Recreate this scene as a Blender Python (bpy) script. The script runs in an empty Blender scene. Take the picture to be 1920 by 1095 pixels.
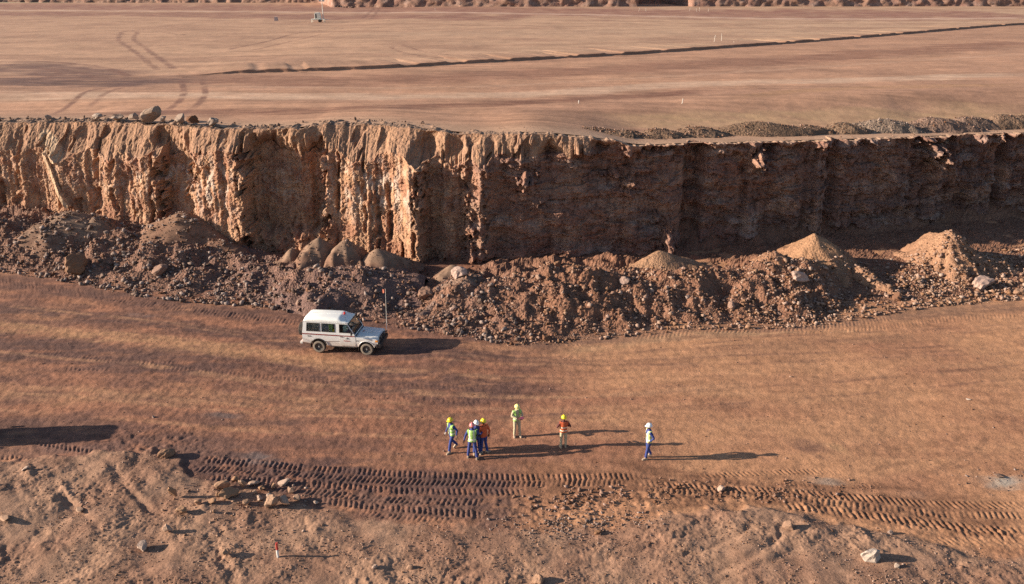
import bpy, bmesh, math, random
import numpy as np
from mathutils import Vector, Matrix, Euler

R = math.radians
# ------------------------------------------------------------------ camera
CAM_H, CAM_F, CAM_P = 20.5, 1500.0, R(21.37)     # height above the pit floor, focal length (1920 px wide frame), tilt
SC = bpy.context.scene
COL = SC.collection
cam_data = bpy.data.cameras.new('camera')
cam_data.sensor_width = 36.0
cam_data.lens = 36.0 * CAM_F / 1920.0
cam_data.clip_start, cam_data.clip_end = 0.5, 6000.0
cam = bpy.data.objects.new('camera', cam_data)
cam.location = (0, 0, CAM_H)
cam.rotation_euler = (math.pi / 2 - CAM_P, 0, 0)
COL.objects.link(cam)
SC.camera = cam

# ------------------------------------------------------------------ sky and sun
SUN_EL, SUN_AZ = R(17.2), R(3.8)                 # light travels towards +X, a little away from the camera
world = bpy.data.worlds.new('World')
SC.world = world
world.use_nodes = True
wn = world.node_tree.nodes
bg = wn['Background']
sky = wn.new('ShaderNodeTexSky')
sky.sky_type = 'NISHITA'
sky.sun_disc = False
sky.sun_elevation = SUN_EL
sky.sun_rotation = R(266.2)
sky.altitude = 1200
sky.dust_density = 1.6
world.node_tree.links.new(sky.outputs[0], bg.inputs[0])
bg.inputs[1].default_value = 0.074
sun_data = bpy.data.lights.new('sun', 'SUN')
sun_data.energy = 5.0
sun_data.angle = R(0.53)
sun_data.color = (1.0, 0.86, 0.69)
sun = bpy.data.objects.new('sun', sun_data)
travel = Vector((math.cos(SUN_EL) * math.cos(SUN_AZ), math.cos(SUN_EL) * math.sin(SUN_AZ), -math.sin(SUN_EL)))
sun.rotation_euler = travel.to_track_quat('-Z', 'Y').to_euler()
sun.location = (-60, -10, 40)
COL.objects.link(sun)
vs = SC.view_settings
vs.view_transform = 'Standard'
vs.look = 'None'
vs.gamma = 1.0
vs.exposure = 1.08
vs.use_curve_mapping = False
SC.cycles.use_denoising = False
SC.cycles.max_bounces = 6

# ------------------------------------------------------------------ helpers: numbers
def unproj(px, py, z=0.0):
    """point of the level z that the photograph shows at (px, py)"""
    a, b = (px - 960.0) / CAM_F, (py - 547.5) / CAM_F
    t = (CAM_H - z) / (math.sin(CAM_P) + b * math.cos(CAM_P))
    return (a * t, (math.cos(CAM_P) - b * math.sin(CAM_P)) * t)

def at_depth(px, py, Y):
    """point at distance Y that the photograph shows at (px, py)"""
    a, b = (px - 960.0) / CAM_F, (py - 547.5) / CAM_F
    t = Y / (math.cos(CAM_P) - b * math.sin(CAM_P))
    return (a * t, Y, CAM_H - t * (math.sin(CAM_P) + b * math.cos(CAM_P)))

_tabs = {}
def _tab(seed):
    if seed not in _tabs:
        r = np.random.RandomState(seed)
        p = r.permutation(256)
        a = r.rand(256) * 2 * np.pi
        _tabs[seed] = (p, np.cos(a), np.sin(a))
    return _tabs[seed]

def perlin(x, y, seed=0):
    p, gx, gy = _tab(seed)
    xf, yf = np.floor(x), np.floor(y)
    xi, yi = xf.astype(np.int64) & 255, yf.astype(np.int64) & 255
    dx, dy = x - xf, y - yf
    u = dx * dx * dx * (dx * (dx * 6 - 15) + 10)
    v = dy * dy * dy * (dy * (dy * 6 - 15) + 10)
    x1, y1 = (xi + 1) & 255, (yi + 1) & 255
    a, b = p[xi], p[x1]
    h00, h10, h01, h11 = p[(a + yi) & 255], p[(b + yi) & 255], p[(a + y1) & 255], p[(b + y1) & 255]
    n00 = gx[h00] * dx + gy[h00] * dy
    n10 = gx[h10] * (dx - 1) + gy[h10] * dy
    n01 = gx[h01] * dx + gy[h01] * (dy - 1)
    n11 = gx[h11] * (dx - 1) + gy[h11] * (dy - 1)
    return 1.5 * ((n00 * (1 - u) + n10 * u) * (1 - v) + (n01 * (1 - u) + n11 * u) * v)

def fbm(x, y, octaves=4, seed=0, gain=0.5, lac=2.03):
    x = np.asarray(x, float); y = np.asarray(y, float)
    s, a, f = 0.0, 1.0, 1.0
    for k in range(octaves):
        s = s + a * perlin(x * f + 17.3 * k, y * f - 9.1 * k, seed + k)
        a *= gain; f *= lac
    return s

def billow(x, y, octaves=3, seed=0, gain=0.5):
    x = np.asarray(x, float); y = np.asarray(y, float)
    s, a, f = 0.0, 1.0, 1.0
    for k in range(octaves):
        s = s + a * (np.abs(perlin(x * f + 5.3 * k, y * f + 2.7 * k, seed + k)) * 2 - 0.6)
        a *= gain; f *= 2.1
    return s

def cells(x, y, seed=0):
    """distance to the nearest of jittered points, and a random number per cell"""
    x = np.asarray(x, float); y = np.asarray(y, float)
    p, gx, gy = _tab(seed)
    xi, yi = np.floor(x), np.floor(y)
    best = np.full(x.shape, 9.0); rid = np.zeros(x.shape)
    for i in (-1, 0, 1):
        for j in (-1, 0, 1):
            cx, cy = xi + i, yi + j
            h = p[(p[cx.astype(np.int64) & 255] + cy.astype(np.int64)) & 255]
            d = (cx + 0.5 + 0.42 * gx[h] - x) ** 2 + (cy + 0.5 + 0.42 * gy[h] - y) ** 2
            m = d < best
            best = np.where(m, d, best); rid = np.where(m, h / 255.0, rid)
    return np.sqrt(best), rid

def sstep(a, b, x):
    t = np.clip((x - a) / (b - a), 0, 1)
    return t * t * (3 - 2 * t)

def mixc(c, col, m):
    return c * (1 - m[..., None]) + np.array(col) * m[..., None]

def poly_coords(x, y, pts, pad):
    """along-distance, lateral distance and end fade for points near a polyline (others get lateral 1e3)"""
    pts = np.array(pts, float)
    S = np.zeros(x.shape); L = np.full(x.shape, 1e3)
    lo, hi = pts.min(0) - pad, pts.max(0) + pad
    m = (x > lo[0]) & (x < hi[0]) & (y > lo[1]) & (y < hi[1])
    if not m.any():
        return S, L, 0.0
    xs, ys = x[m], y[m]
    s0 = 0.0; bs = np.zeros(xs.shape); bl = np.full(xs.shape, 1e3)
    for k in range(len(pts) - 1):
        a, b = pts[k], pts[k + 1]
        d = b - a; n = float(np.hypot(*d)); d = d / n
        t = (xs - a[0]) * d[0] + (ys - a[1]) * d[1]
        tc = np.clip(t, 0, n)
        ex, ey = xs - a[0] - tc * d[0], ys - a[1] - tc * d[1]
        dist = np.hypot(ex, ey)
        side = np.where((d[0] * (ys - a[1]) - d[1] * (xs - a[0])) >= 0, 1.0, -1.0)
        m2 = dist < np.abs(bl)
        bl = np.where(m2, dist * side, bl); bs = np.where(m2, s0 + t if len(pts) == 2 else s0 + tc, bs)
        s0 += n
    S[m] = bs; L[m] = bl
    return S, L, s0

def smooth_line(pts, n=6):
    """Catmull-Rom through the points"""
    p = [np.array(q, float) for q in pts]
    p = [2 * p[0] - p[1]] + p + [2 * p[-1] - p[-2]]
    out = []
    for k in range(1, len(p) - 2):
        for i in range(n):
            t = i / n
            out.append(0.5 * (2 * p[k] + (p[k + 1] - p[k - 1]) * t + (2 * p[k - 1] - 5 * p[k] + 4 * p[k + 1] - p[k + 2]) * t * t
                              + (3 * p[k] - p[k - 1] - 3 * p[k + 1] + p[k + 2]) * t ** 3))
    out.append(p[-2])
    return [tuple(q) for q in out]

def on_floor(pts, z=0.0, n=6):
    return smooth_line([unproj(a, b, z) for a, b in pts], n)

# ------------------------------------------------------------------ helpers: objects
def tag(o, label=None, cat=None, group=None, kind=None):
    if label: o['label'] = label
    if cat: o['category'] = cat
    if group: o['group'] = group
    if kind: o['kind'] = kind
    return o

def link(name, mesh, parent=None, mats=()):
    o = bpy.data.objects.new(name, mesh)
    for m in mats:
        if m and m.name not in [k.name for k in mesh.materials if k]:
            mesh.materials.append(m)
    COL.objects.link(o)
    if parent: o.parent = parent
    return o

def empty(name, loc=(0, 0, 0), rz=0.0):
    o = bpy.data.objects.new(name, None)
    o.empty_display_size = 0.2
    o.location = loc; o.rotation_euler = (0, 0, rz)
    COL.objects.link(o)
    return o

def grid_mesh(name, Xg, Yg, Zg, col=None, keep=None, smooth=True):
    nr, nc = Xg.shape
    co = np.stack([Xg, Yg, Zg], -1).reshape(-1, 3).astype(np.float32)
    idx = np.arange(nr * nc).reshape(nr, nc)
    q = np.stack([idx[:-1, :-1], idx[:-1, 1:], idx[1:, 1:], idx[1:, :-1]], -1).reshape(-1, 4)
    if keep is not None:
        q = q[keep[:-1, :-1].ravel() & keep[1:, 1:].ravel() & keep[:-1, 1:].ravel() & keep[1:, :-1].ravel()]
        used = np.unique(q)
        re = np.full(nr * nc, -1); re[used] = np.arange(len(used))
        q = re[q]; co = co[used]
        if col is not None: col = col.reshape(-1, 3)[used]
    me = bpy.data.meshes.new(name)
    me.vertices.add(len(co)); me.vertices.foreach_set('co', co.ravel())
    me.loops.add(q.size); me.loops.foreach_set('vertex_index', q.ravel().astype(np.int32))
    me.polygons.add(len(q))
    me.polygons.foreach_set('loop_start', np.arange(0, q.size, 4, dtype=np.int32))
    me.polygons.foreach_set('use_smooth', np.full(len(q), smooth))
    me.update(calc_edges=True)
    if col is not None:
        at = me.color_attributes.new('Col', 'FLOAT_COLOR', 'POINT')
        c4 = np.ones((len(co), 4), np.float32); c4[:, :3] = np.clip(col.reshape(-1, 3), 0.01, 0.9)
        at.data.foreach_set('color', c4.ravel())
    return me

class MB:
    """collects faces with material slots and links them as one mesh object"""
    def __init__(self): self.v, self.f, self.m = [], [], []
    def add(self, vs_, fs, mi=0):
        o = len(self.v); self.v += [tuple(p) for p in vs_]
        for f in fs: self.f.append(tuple(i + o for i in f)); self.m.append(mi)
        return self
    def box(self, c, s, mi=0, rot=None):
        x, y, z = s[0] / 2, s[1] / 2, s[2] / 2
        p = [Vector((i * x, j * y, k * z)) for k in (-1, 1) for j in (-1, 1) for i in (-1, 1)]
        if rot: p = [rot @ q for q in p]
        p = [q + Vector(c) for q in p]
        return self.add(p, [(0, 2, 3, 1), (4, 5, 7, 6), (0, 1, 5, 4), (1, 3, 7, 5), (3, 2, 6, 7), (2, 0, 4, 6)], mi)
    def tube(self, a, b, r0, r1=None, n=8, mi=0, caps=True):
        r1 = r0 if r1 is None else r1
        a, b = Vector(a), Vector(b); d = (b - a).normalized()
        u = d.orthogonal().normalized(); w = d.cross(u)
        ring = [(math.cos(2 * math.pi * k / n), math.sin(2 * math.pi * k / n)) for k in range(n)]
        p = [a + (u * c + w * s) * r0 for c, s in ring] + [b + (u * c + w * s) * r1 for c, s in ring]
        f = [(k, (k + 1) % n, n + (k + 1) % n, n + k) for k in range(n)]
        if caps: f += [tuple(range(n - 1, -1, -1)), tuple(range(n, 2 * n))]
        return self.add(p, f, mi)
    def path(self, pts, r, n=6, mi=0):
        for a, b in zip(pts[:-1], pts[1:]): self.tube(a, b, r, r, n, mi)
        return self
    def lathe(self, prof, axis='y', n=24, mi=0, c=(0, 0, 0)):
        """prof: list of (axial, radius)"""
        p = []
        for a, r in prof:
            for k in range(n):
                t = 2 * math.pi * k / n
                q = (r * math.cos(t), a, r * math.sin(t)) if axis == 'y' else (r * math.cos(t), r * math.sin(t), a)
                p.append((q[0] + c[0], q[1] + c[1], q[2] + c[2]))
        m = len(prof)
        f = [(i * n + k, i * n + (k + 1) % n, (i + 1) * n + (k + 1) % n, (i + 1) * n + k) for i in range(m - 1) for k in range(n)]
        return self.add(p, f, mi)
    def build(self, name, mats, parent=None, smooth=False, bevel=0.0, fix=True):
        me = bpy.data.meshes.new(name)
        me.from_pydata(self.v, [], self.f)
        if not isinstance(mats, (list, tuple)): mats = [mats]
        for m in mats: me.materials.append(m)
        for p, i in zip(me.polygons, self.m): p.material_index = i; p.use_smooth = smooth
        if fix or bevel:
            bm = bmesh.new(); bm.from_mesh(me)
            if fix: bmesh.ops.recalc_face_normals(bm, faces=bm.faces)
            if bevel:
                es = [e for e in bm.edges if len(e.link_faces) == 2 and e.calc_face_angle(0) > 0.6]
                bmesh.ops.bevel(bm, geom=es, offset=bevel, segments=2, profile=0.6, affect='EDGES', clamp_overlap=True)
            bm.to_mesh(me); bm.free()
        o = bpy.data.objects.new(name, me); COL.objects.link(o)
        if parent: o.parent = parent
        return o

def copy_tree(o, parent=None):
    c = o.copy(); COL.objects.link(c); c.parent = parent
    for ch in o.children: copy_tree(ch, c)
    return c

# ------------------------------------------------------------------ materials
def nodes_of(name):
    m = bpy.data.materials.new(name); m.use_nodes = True
    return m, m.node_tree.nodes, m.node_tree.links, m.node_tree.nodes['Principled BSDF']

def soil_material(name, fine=9.0, bump=0.6, speck=0.35, dist=0.05, color=None, stones=0.0, streak=None):
    """earth: colour from the mesh's soil-colour attribute (or one colour), grain, specks and fine relief"""
    m, N, L, b = nodes_of(name)
    tc = N.new('ShaderNodeTexCoord')
    if color is None:
        src = N.new('ShaderNodeAttribute'); src.attribute_name = 'Col'; cout = src.outputs['Color']
    else:
        src = N.new('ShaderNodeRGB'); src.outputs[0].default_value = (*color, 1); cout = src.outputs[0]
    n1 = N.new('ShaderNodeTexNoise'); n1.inputs['Scale'].default_value = fine; n1.inputs['Detail'].default_value = 6; n1.inputs['Roughness'].default_value = 0.72
    n2 = N.new('ShaderNodeTexNoise'); n2.inputs['Scale'].default_value = fine * 0.16; n2.inputs['Detail'].default_value = 5; n2.inputs['Roughness'].default_value = 0.6
    L.new(tc.outputs['Object'], n1.inputs['Vector']); L.new(tc.outputs['Object'], n2.inputs['Vector'])
    r1 = N.new('ShaderNodeMapRange'); r1.inputs[1].default_value = 0.3; r1.inputs[2].default_value = 0.7
    r1.inputs[3].default_value = 1 - speck; r1.inputs[4].default_value = 1 + speck
    L.new(n1.outputs['Fac'], r1.inputs[0])
    r2 = N.new('ShaderNodeMapRange'); r2.inputs[1].default_value = 0.3; r2.inputs[2].default_value = 0.7
    r2.inputs[3].default_value = 0.86; r2.inputs[4].default_value = 1.14
    L.new(n2.outputs['Fac'], r2.inputs[0])
    mm = N.new('ShaderNodeMath'); mm.operation = 'MULTIPLY'
    L.new(r1.outputs[0], mm.inputs[0]); L.new(r2.outputs[0], mm.inputs[1])
    if streak:                                     # drag marks left by blades and wheels: long thin grain
        mp_ = N.new('ShaderNodeMapping'); mp_.inputs['Scale'].default_value = (streak[0], streak[1], 1); mp_.inputs['Rotation'].default_value = (0, 0, streak[3])
        L.new(tc.outputs['Object'], mp_.inputs['Vector'])
        n3 = N.new('ShaderNodeTexNoise'); n3.inputs['Scale'].default_value = 1.0; n3.inputs['Detail'].default_value = 7; n3.inputs['Roughness'].default_value = 0.65
        L.new(mp_.outputs[0], n3.inputs['Vector'])
        r3 = N.new('ShaderNodeMapRange'); r3.inputs[1].default_value = 0.3; r3.inputs[2].default_value = 0.7; r3.inputs[3].default_value = 1 - streak[2]; r3.inputs[4].default_value = 1 + streak[2]
        L.new(n3.outputs['Fac'], r3.inputs[0])
        m3 = N.new('ShaderNodeMath'); m3.operation = 'MULTIPLY'; L.new(mm.outputs[0], m3.inputs[0]); L.new(r3.outputs[0], m3.inputs[1]); mm = m3
    mx = N.new('ShaderNodeVectorMath'); mx.operation = 'SCALE'
    L.new(cout, mx.inputs[0]); L.new(mm.outputs[0], mx.inputs['Scale'])
    L.new(mx.outputs[0], b.inputs['Base Color'])
    b.inputs['Roughness'].default_value = 0.95
    b.inputs['Specular IOR Level'].default_value = 0.15
    h = n1.outputs['Fac']
    if stones:
        vo = N.new('ShaderNodeTexVoronoi'); vo.inputs['Scale'].default_value = stones
        L.new(tc.outputs['Object'], vo.inputs['Vector'])
        inv = N.new('ShaderNodeMath'); inv.operation = 'MULTIPLY_ADD'; inv.inputs[1].default_value = -0.9
        L.new(vo.outputs['Distance'], inv.inputs[0]); L.new(h, inv.inputs[2]); h = inv.outputs[0]
    bp = N.new('ShaderNodeBump'); bp.inputs['Strength'].default_value = bump; bp.inputs['Distance'].default_value = dist
    L.new(h, bp.inputs['Height']); L.new(bp.outputs['Normal'], b.inputs['Normal'])
    return m

def paint(name, color, rough=0.5, metal=0.0, dirt=0.0, spec=0.5, dirt_col=(0.30, 0.17, 0.10), dirt_z=None):
    """paint, rubber, cloth, metal; dirt = share of dust lying on it (more below dirt_z, as splashed)"""
    m, N, L, b = nodes_of(name)
    b.inputs['Roughness'].default_value = rough
    b.inputs['Metallic'].default_value = metal
    b.inputs['Specular IOR Level'].default_value = spec
    tc = N.new('ShaderNodeTexCoord')
    n = N.new('ShaderNodeTexNoise'); n.inputs['Scale'].default_value = 6.0; n.inputs['Detail'].default_value = 6
    L.new(tc.outputs['Object'], n.inputs['Vector'])
    r = N.new('ShaderNodeMapRange'); r.inputs[1].default_value = 0.35; r.inputs[2].default_value = 0.75
    r.inputs[3].default_value = 0.0; r.inputs[4].default_value = max(dirt, 0.06)
    L.new(n.outputs['Fac'], r.inputs[0])
    f = r.outputs[0]
    if dirt_z:
        sx = N.new('ShaderNodeSeparateXYZ'); L.new(tc.outputs['Object'], sx.inputs[0])
        g = N.new('ShaderNodeMapRange'); g.inputs[1].default_value = dirt_z[1]; g.inputs[2].default_value = dirt_z[0]
        g.inputs[3].default_value = 0.0; g.inputs[4].default_value = dirt_z[2]
        L.new(sx.outputs['Z'], g.inputs[0])
        a = N.new('ShaderNodeMath'); a.operation = 'ADD'; a.use_clamp = True
        L.new(f, a.inputs[0]); L.new(g.outputs[0], a.inputs[1]); f = a.outputs[0]
    mx = N.new('ShaderNodeMix'); mx.data_type = 'RGBA'
    mx.inputs['A'].default_value = (*color, 1); mx.inputs['B'].default_value = (*dirt_col, 1)
    L.new(f, mx.inputs['Factor']); L.new(mx.outputs['Result'], b.inputs['Base Color'])
    return m

def rock_material(name, color, vary=0.35):
    """stone: tone differs from stone to stone, mottled, rough"""
    m, N, L, b = nodes_of(name)
    tc = N.new('ShaderNodeTexCoord'); oi = N.new('ShaderNodeObjectInfo'); ge = N.new('ShaderNodeNewGeometry')
    ad = N.new('ShaderNodeMath'); ad.operation = 'ADD'
    L.new(oi.outputs['Random'], ad.inputs[0]); L.new(ge.outputs['Random Per Island'], ad.inputs[1])
    fr = N.new('ShaderNodeMath'); fr.operation = 'FRACT'; L.new(ad.outputs[0], fr.inputs[0])
    ra = N.new('ShaderNodeMapRange'); ra.inputs[3].default_value = 1 - vary; ra.inputs[4].default_value = 1 + vary
    L.new(fr.outputs[0], ra.inputs[0])
    n = N.new('ShaderNodeTexNoise'); n.inputs['Scale'].default_value = 5; n.inputs['Detail'].default_value = 6; n.inputs['Roughness'].default_value = 0.7
    L.new(tc.outputs['Object'], n.inputs['Vector'])
    r2 = N.new('ShaderNodeMapRange'); r2.inputs[1].default_value = 0.3; r2.inputs[2].default_value = 0.7; r2.inputs[3].default_value = 0.75; r2.inputs[4].default_value = 1.2
    L.new(n.outputs['Fac'], r2.inputs[0])
    mm = N.new('ShaderNodeMath'); mm.operation = 'MULTIPLY'; L.new(ra.outputs[0], mm.inputs[0]); L.new(r2.outputs[0], mm.inputs[1])
    hs = N.new('ShaderNodeHueSaturation'); hs.inputs['Color'].default_value = (*color, 1)
    rs = N.new('ShaderNodeMapRange'); rs.inputs[3].default_value = 1.15; rs.inputs[4].default_value = 0.7; L.new(fr.outputs[0], rs.inputs[0])
    L.new(rs.outputs[0], hs.inputs['Saturation']); L.new(mm.outputs[0], hs.inputs['Value'])
    L.new(hs.outputs[0], b.inputs['Base Color'])
    b.inputs['Roughness'].default_value = 0.9; b.inputs['Specular IOR Level'].default_value = 0.2
    bp = N.new('ShaderNodeBump'); bp.inputs['Strength'].default_value = 0.5; bp.inputs['Distance'].default_value = 0.04
    L.new(n.outputs['Fac'], bp.inputs['Height']); L.new(bp.outputs['Normal'], b.inputs['Normal'])
    return m

TAN, BROWN, PURPLE, PALE, GREY = (.43, .222, .122), (.265, .122, .074), (.112, .062, .052), (.46, .28, .17), (.34, .28, .23)
M_FLOOR = soil_material('pit_floor_earth', 10.0, 0.6, 0.30, 0.05, streak=(.30, 2.6, .08, R(-4)))
M_CLIFF = soil_material('cut_face_earth', 6.0, 0.8, 0.34, 0.10, stones=3.6)
M_PLATEAU = soil_material('graded_earth', 1.6, 0.35, 0.13, 0.08, streak=(.035, .75, .12, R(-6)))
M_SPOIL = soil_material('spoil_earth', 8.0, 0.9, 0.35, 0.10, stones=6.0)
M_SAND = soil_material('fine_spoil', 14.0, 0.4, 0.22, 0.04)
M_GRAVEL = soil_material('dark_gravel', 7.0, 1.0, 0.4, 0.12, stones=5.0)
M_FAR = soil_material('far_face_earth', 0.9, 0.6, 0.3, 0.4)
# ------------------------------------------------------------------ the pit floor
BANK_PX = [(-600, 875), (0, 868), (150, 858), (290, 845), (335, 858), (362, 888), (450, 908), (560, 932), (640, 957), (760, 977), (900, 987),
           (1000, 992), (1130, 987), (1260, 964), (1400, 947), (1500, 962), (1600, 987), (1750, 1012), (1920, 1047), (2500, 1100)]
BANK = np.array([unproj(a, b) for a, b in BANK_PX])
BANK_H = np.interp([p[0] for p in BANK_PX], [0, 300, 362, 450, 900, 1200, 1400, 1500, 1900], [.24, .18, .12, .08, .10, .18, .34, .28, .12])
BANK_E = np.interp([p[0] for p in BANK_PX], [0, 300, 362, 450, 900, 1400, 1900], [.45, .22, .22, .9, 1.6, 1.0, 1.2])

# tyre tracks pressed into the floor: points, width, lug spacing, lug height, slant
LUGS = [
    ([(365, 858), (470, 868), (600, 879), (760, 888), (900, 893), (1050, 896), (1220, 897)], .66, .26, .060, .10),
    ([(350, 876), (470, 884), (600, 892), (760, 902), (900, 907), (1060, 908), (1180, 906)], .60, .25, .050, -.25),
    ([(380, 893), (500, 901), (640, 911), (780, 920), (920, 923), (1000, 922)], .60, .26, .048, .20),
    ([(450, 908), (560, 919), (680, 931), (800, 940), (920, 942)], .60, .25, .048, -.25),
    ([(560, 931), (680, 946), (800, 958), (930, 967)], .60, .26, .045, .22),
    ([(660, 958), (760, 971), (860, 978)], .50, .25, .035, -.2),
    ([(1180, 905), (1300, 915), (1450, 922), (1600, 933), (1750, 945), (1930, 948)], .66, .27, .058, .35),
    ([(1200, 918), (1350, 926), (1480, 935), (1620, 950), (1760, 962), (1930, 968)], .60, .26, .045, -.15),
    ([(1450, 945), (1530, 955), (1620, 967), (1750, 982), (1930, 1000)], .70, .29, .075, .25),
    ([(1300, 894), (1400, 888), (1500, 885), (1600, 883)], .48, .24, .048, .45),
    ([(1430, 905), (1560, 913), (1670, 911)], .30, .22, .025, .3),
    ([(1640, 975), (1760, 990), (1930, 1010)], .5, .26, .035, .25),
    ([(1740, 1012), (1840, 1014), (1930, 1017)], .60, .26, .035, .5),
    ([(55, 826), (110, 838), (190, 852)], .50, .27, .050, .7),
    ([(-60, 852), (10, 857), (90, 866)], .50, .27, .045, .6),
    ([(115, 690), (160, 693), (215, 694)], .30, .30, .045, .3),
    ([(60, 655), (150, 668), (250, 681), (340, 684)], .5, .28, .022, .3),
    ([(300, 690), (400, 697), (500, 706), (640, 715)], .5, .28, .020, .3),
    ([(640, 715), (760, 723), (900, 730)], .5, .28, .014, .3),
    ([(-60, 520), (60, 535), (200, 557), (330, 577), (450, 592), (570, 607)], .85, .30, .036, .3),
    ([(-60, 545), (100, 562), (250, 582), (420, 604), (560, 622)], .6, .28, .018, -.3),
    ([(730, 607), (820, 618), (930, 632), (1010, 641), (1100, 641)], .9, .30, .042, .6),
    ([(1180, 634), (1330, 622), (1480, 617), (1600, 606), (1680, 594)], .8, .30, .032, -.6),
    ([(1480, 625), (1640, 615), (1780, 598), (1930, 590)], .7, .30, .022, -.6),
    ([(640, 735), (800, 750), (950, 757)], .6, .30, .014, .3),
]
# ruts and dozer scrapes: points, width, depth
GROOVES = [
    ([(85, 895), (120, 935), (160, 975), (205, 1010)], .5, .11), ([(190, 858), (215, 885), (245, 925), (300, 970)], .45, .10),
    ([(225, 905), (260, 945), (310, 985)], .4, .08), ([(60, 990), (110, 1020), (160, 1060)], .5, .09), ([(0, 985), (10, 1030), (15, 1080)], .45, .10),
    ([(380, 1000), (400, 1030), (430, 1070), (440, 1095)], .55, .14), ([(130, 890), (170, 925), (200, 955)], .35, .06),
    ([(1080, 1062), (1160, 1050), (1260, 1022), (1330, 1000), (1380, 975)], .5, .15), ([(1230, 1062), (1320, 1040), (1390, 1010), (1420, 985)], .4, .12),
    ([(1300, 1095), (1400, 1060), (1450, 1025), (1470, 990)], .5, .13), ([(1330, 1095), (1420, 1075), (1500, 1035)], .4, .10),
    ([(1120, 1040), (1200, 1020), (1280, 1000)], .4, .12), ([(1370, 985), (1430, 965), (1500, 985)], .4, .04),
]
_lugs = [(on_floor(p, n=4), w, sp, h, sl) for p, w, sp, h, sl in LUGS]
_lugs = [(p, w * 0.75 if p[0][1] < 38 else w, sp * 0.88, h * 1.1, sl) for p, w, sp, h, sl in _lugs]
_groo = [(on_floor(p, n=4), w, d) for p, w, d in GROOVES]

def bank_depth(x, y):
    return np.interp(x, BANK[:, 0], BANK[:, 1]) - y

def floor_z(x, y, detail=True):
    x = np.asarray(x, float); y = np.asarray(y, float)
    s = bank_depth(x, y) + 0.35 * fbm(x / 1.1, y / 1.1, 3, 11)
    e = np.interp(x, BANK[:, 0], BANK_E); hb = np.interp(x, BANK[:, 0], BANK_H)
    on = sstep(-0.2, e, s)
    z = 0.10 * fbm(x / 8, y / 8, 2, 3) * sstep(60, 40, y)
    z = z + hb * on + 0.10 * on * fbm(x / 2.2, y / 2.2, 3, 19)
    if not detail:
        return z
    # hard floor: faint ripples; bank: clods
    z = z + (1 - on) * (np.interp(x, [-6, 8], [0.020, 0.011]) * fbm(x / 0.42, y / 0.42, 4, 23) + 0.012 * billow(x / 1.3, y / 0.9, 2, 29))
    d, rid = cells(x / 0.34, y / 0.34, 31)
    clod = np.clip(0.48 - d, 0, 1) * (rid > 0.74)
    d2, rid2 = cells(x / 0.16, y / 0.16, 37)
    clod2 = np.clip(0.45 - d2, 0, 1) * (rid2 > 0.55)
    patch = np.clip(0.75 + 0.9 * fbm(x / 2.5, y / 2.5, 2, 41), 0.1, 1.6)
    z = z + on * patch * (0.055 * clod + 0.05 * clod2 + 0.02 * billow(x / 0.5, y / 0.5, 3, 43) + 0.012 * fbm(x / .12, y / .12, 2, 44))
    side_w = sstep(-7, 1, x + 1.5 * fbm(x / 3, y / 3, 2, 45))      # raked ridges left by the blade, two passes
    for lean, wt, sd in ((-0.75, 1 - side_w, 46), (0.5, side_w, 48)):
        ac = y * math.cos(lean) - x * math.sin(lean) + 0.4 * fbm(x / 2.5, y / 2.5, 2, 45); al_ = x * math.cos(lean) + y * math.sin(lean)
        z = z + on * wt * 0.045 * np.clip(perlin(al_ / 2.2, ac / 0.45, sd), -0.6, 0.6) * patch
    disturbed = np.zeros(x.shape)
    for pts, w, sp, h, sl in _lugs:
        S, L, tot = poly_coords(x, y, pts, w)
        m = np.abs(L) < w
        if not m.any(): continue
        Sm, Lm = S[m], L[m]
        edge = sstep(w * 0.55, w * 0.44, np.abs(Lm)) * sstep(0, 0.8, Sm) * sstep(tot, tot - 0.8, Sm)
        ph = Sm / sp + sl * Lm / sp + 0.06 * fbm(x[m] / 1.3, y[m] / 0.9, 2, 47)
        tri = np.abs((ph % 1.0) * 2 - 1)
        bar = sstep(0.36, 0.58, tri)
        wear = np.clip(0.85 + 0.8 * fbm(x[m] / 1.0, y[m] / 1.0, 4, 53), 0.30, 1.2)
        z[m] += edge * wear * 0.66 * h * (bar - 0.45) + 0.15 * h * np.exp(-((np.abs(Lm) - w * 0.52) / 0.08) ** 2)
        disturbed[m] = np.maximum(disturbed[m], edge)
    for pts, w, dp in _groo:
        S, L, tot = poly_coords(x, y, pts, w * 2)
        m = np.abs(L) < w * 2
        if not m.any(): continue
        Sm, Lm = S[m], L[m] + 0.08 * fbm(x[m] / 0.5, y[m] / 0.5, 2, 57)
        fade = sstep(0, 1.0, Sm) * sstep(tot, tot - 1.0, Sm)
        z[m] += fade * 0.6 * dp * (0.15 * np.exp(-((Lm - w * 0.55) / (w * 0.4)) ** 2) - 0.9 * np.exp(-(Lm / (w * 0.35)) ** 2)) * (0.8 + 0.5 * fbm(x[m], y[m], 2, 59))
    # churned clods along the tracks
    ch = np.exp(-((y - np.interp(x, BANK[:, 0], BANK[:, 1]) - 1.2) / 1.1) ** 2) * sstep(-26, -16, x)
    z = z + ch * (0.10 * clod * patch + 0.05 * clod2 + 0.03 * billow(x / 0.5, y / 0.5, 2, 61))
    return z

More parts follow.
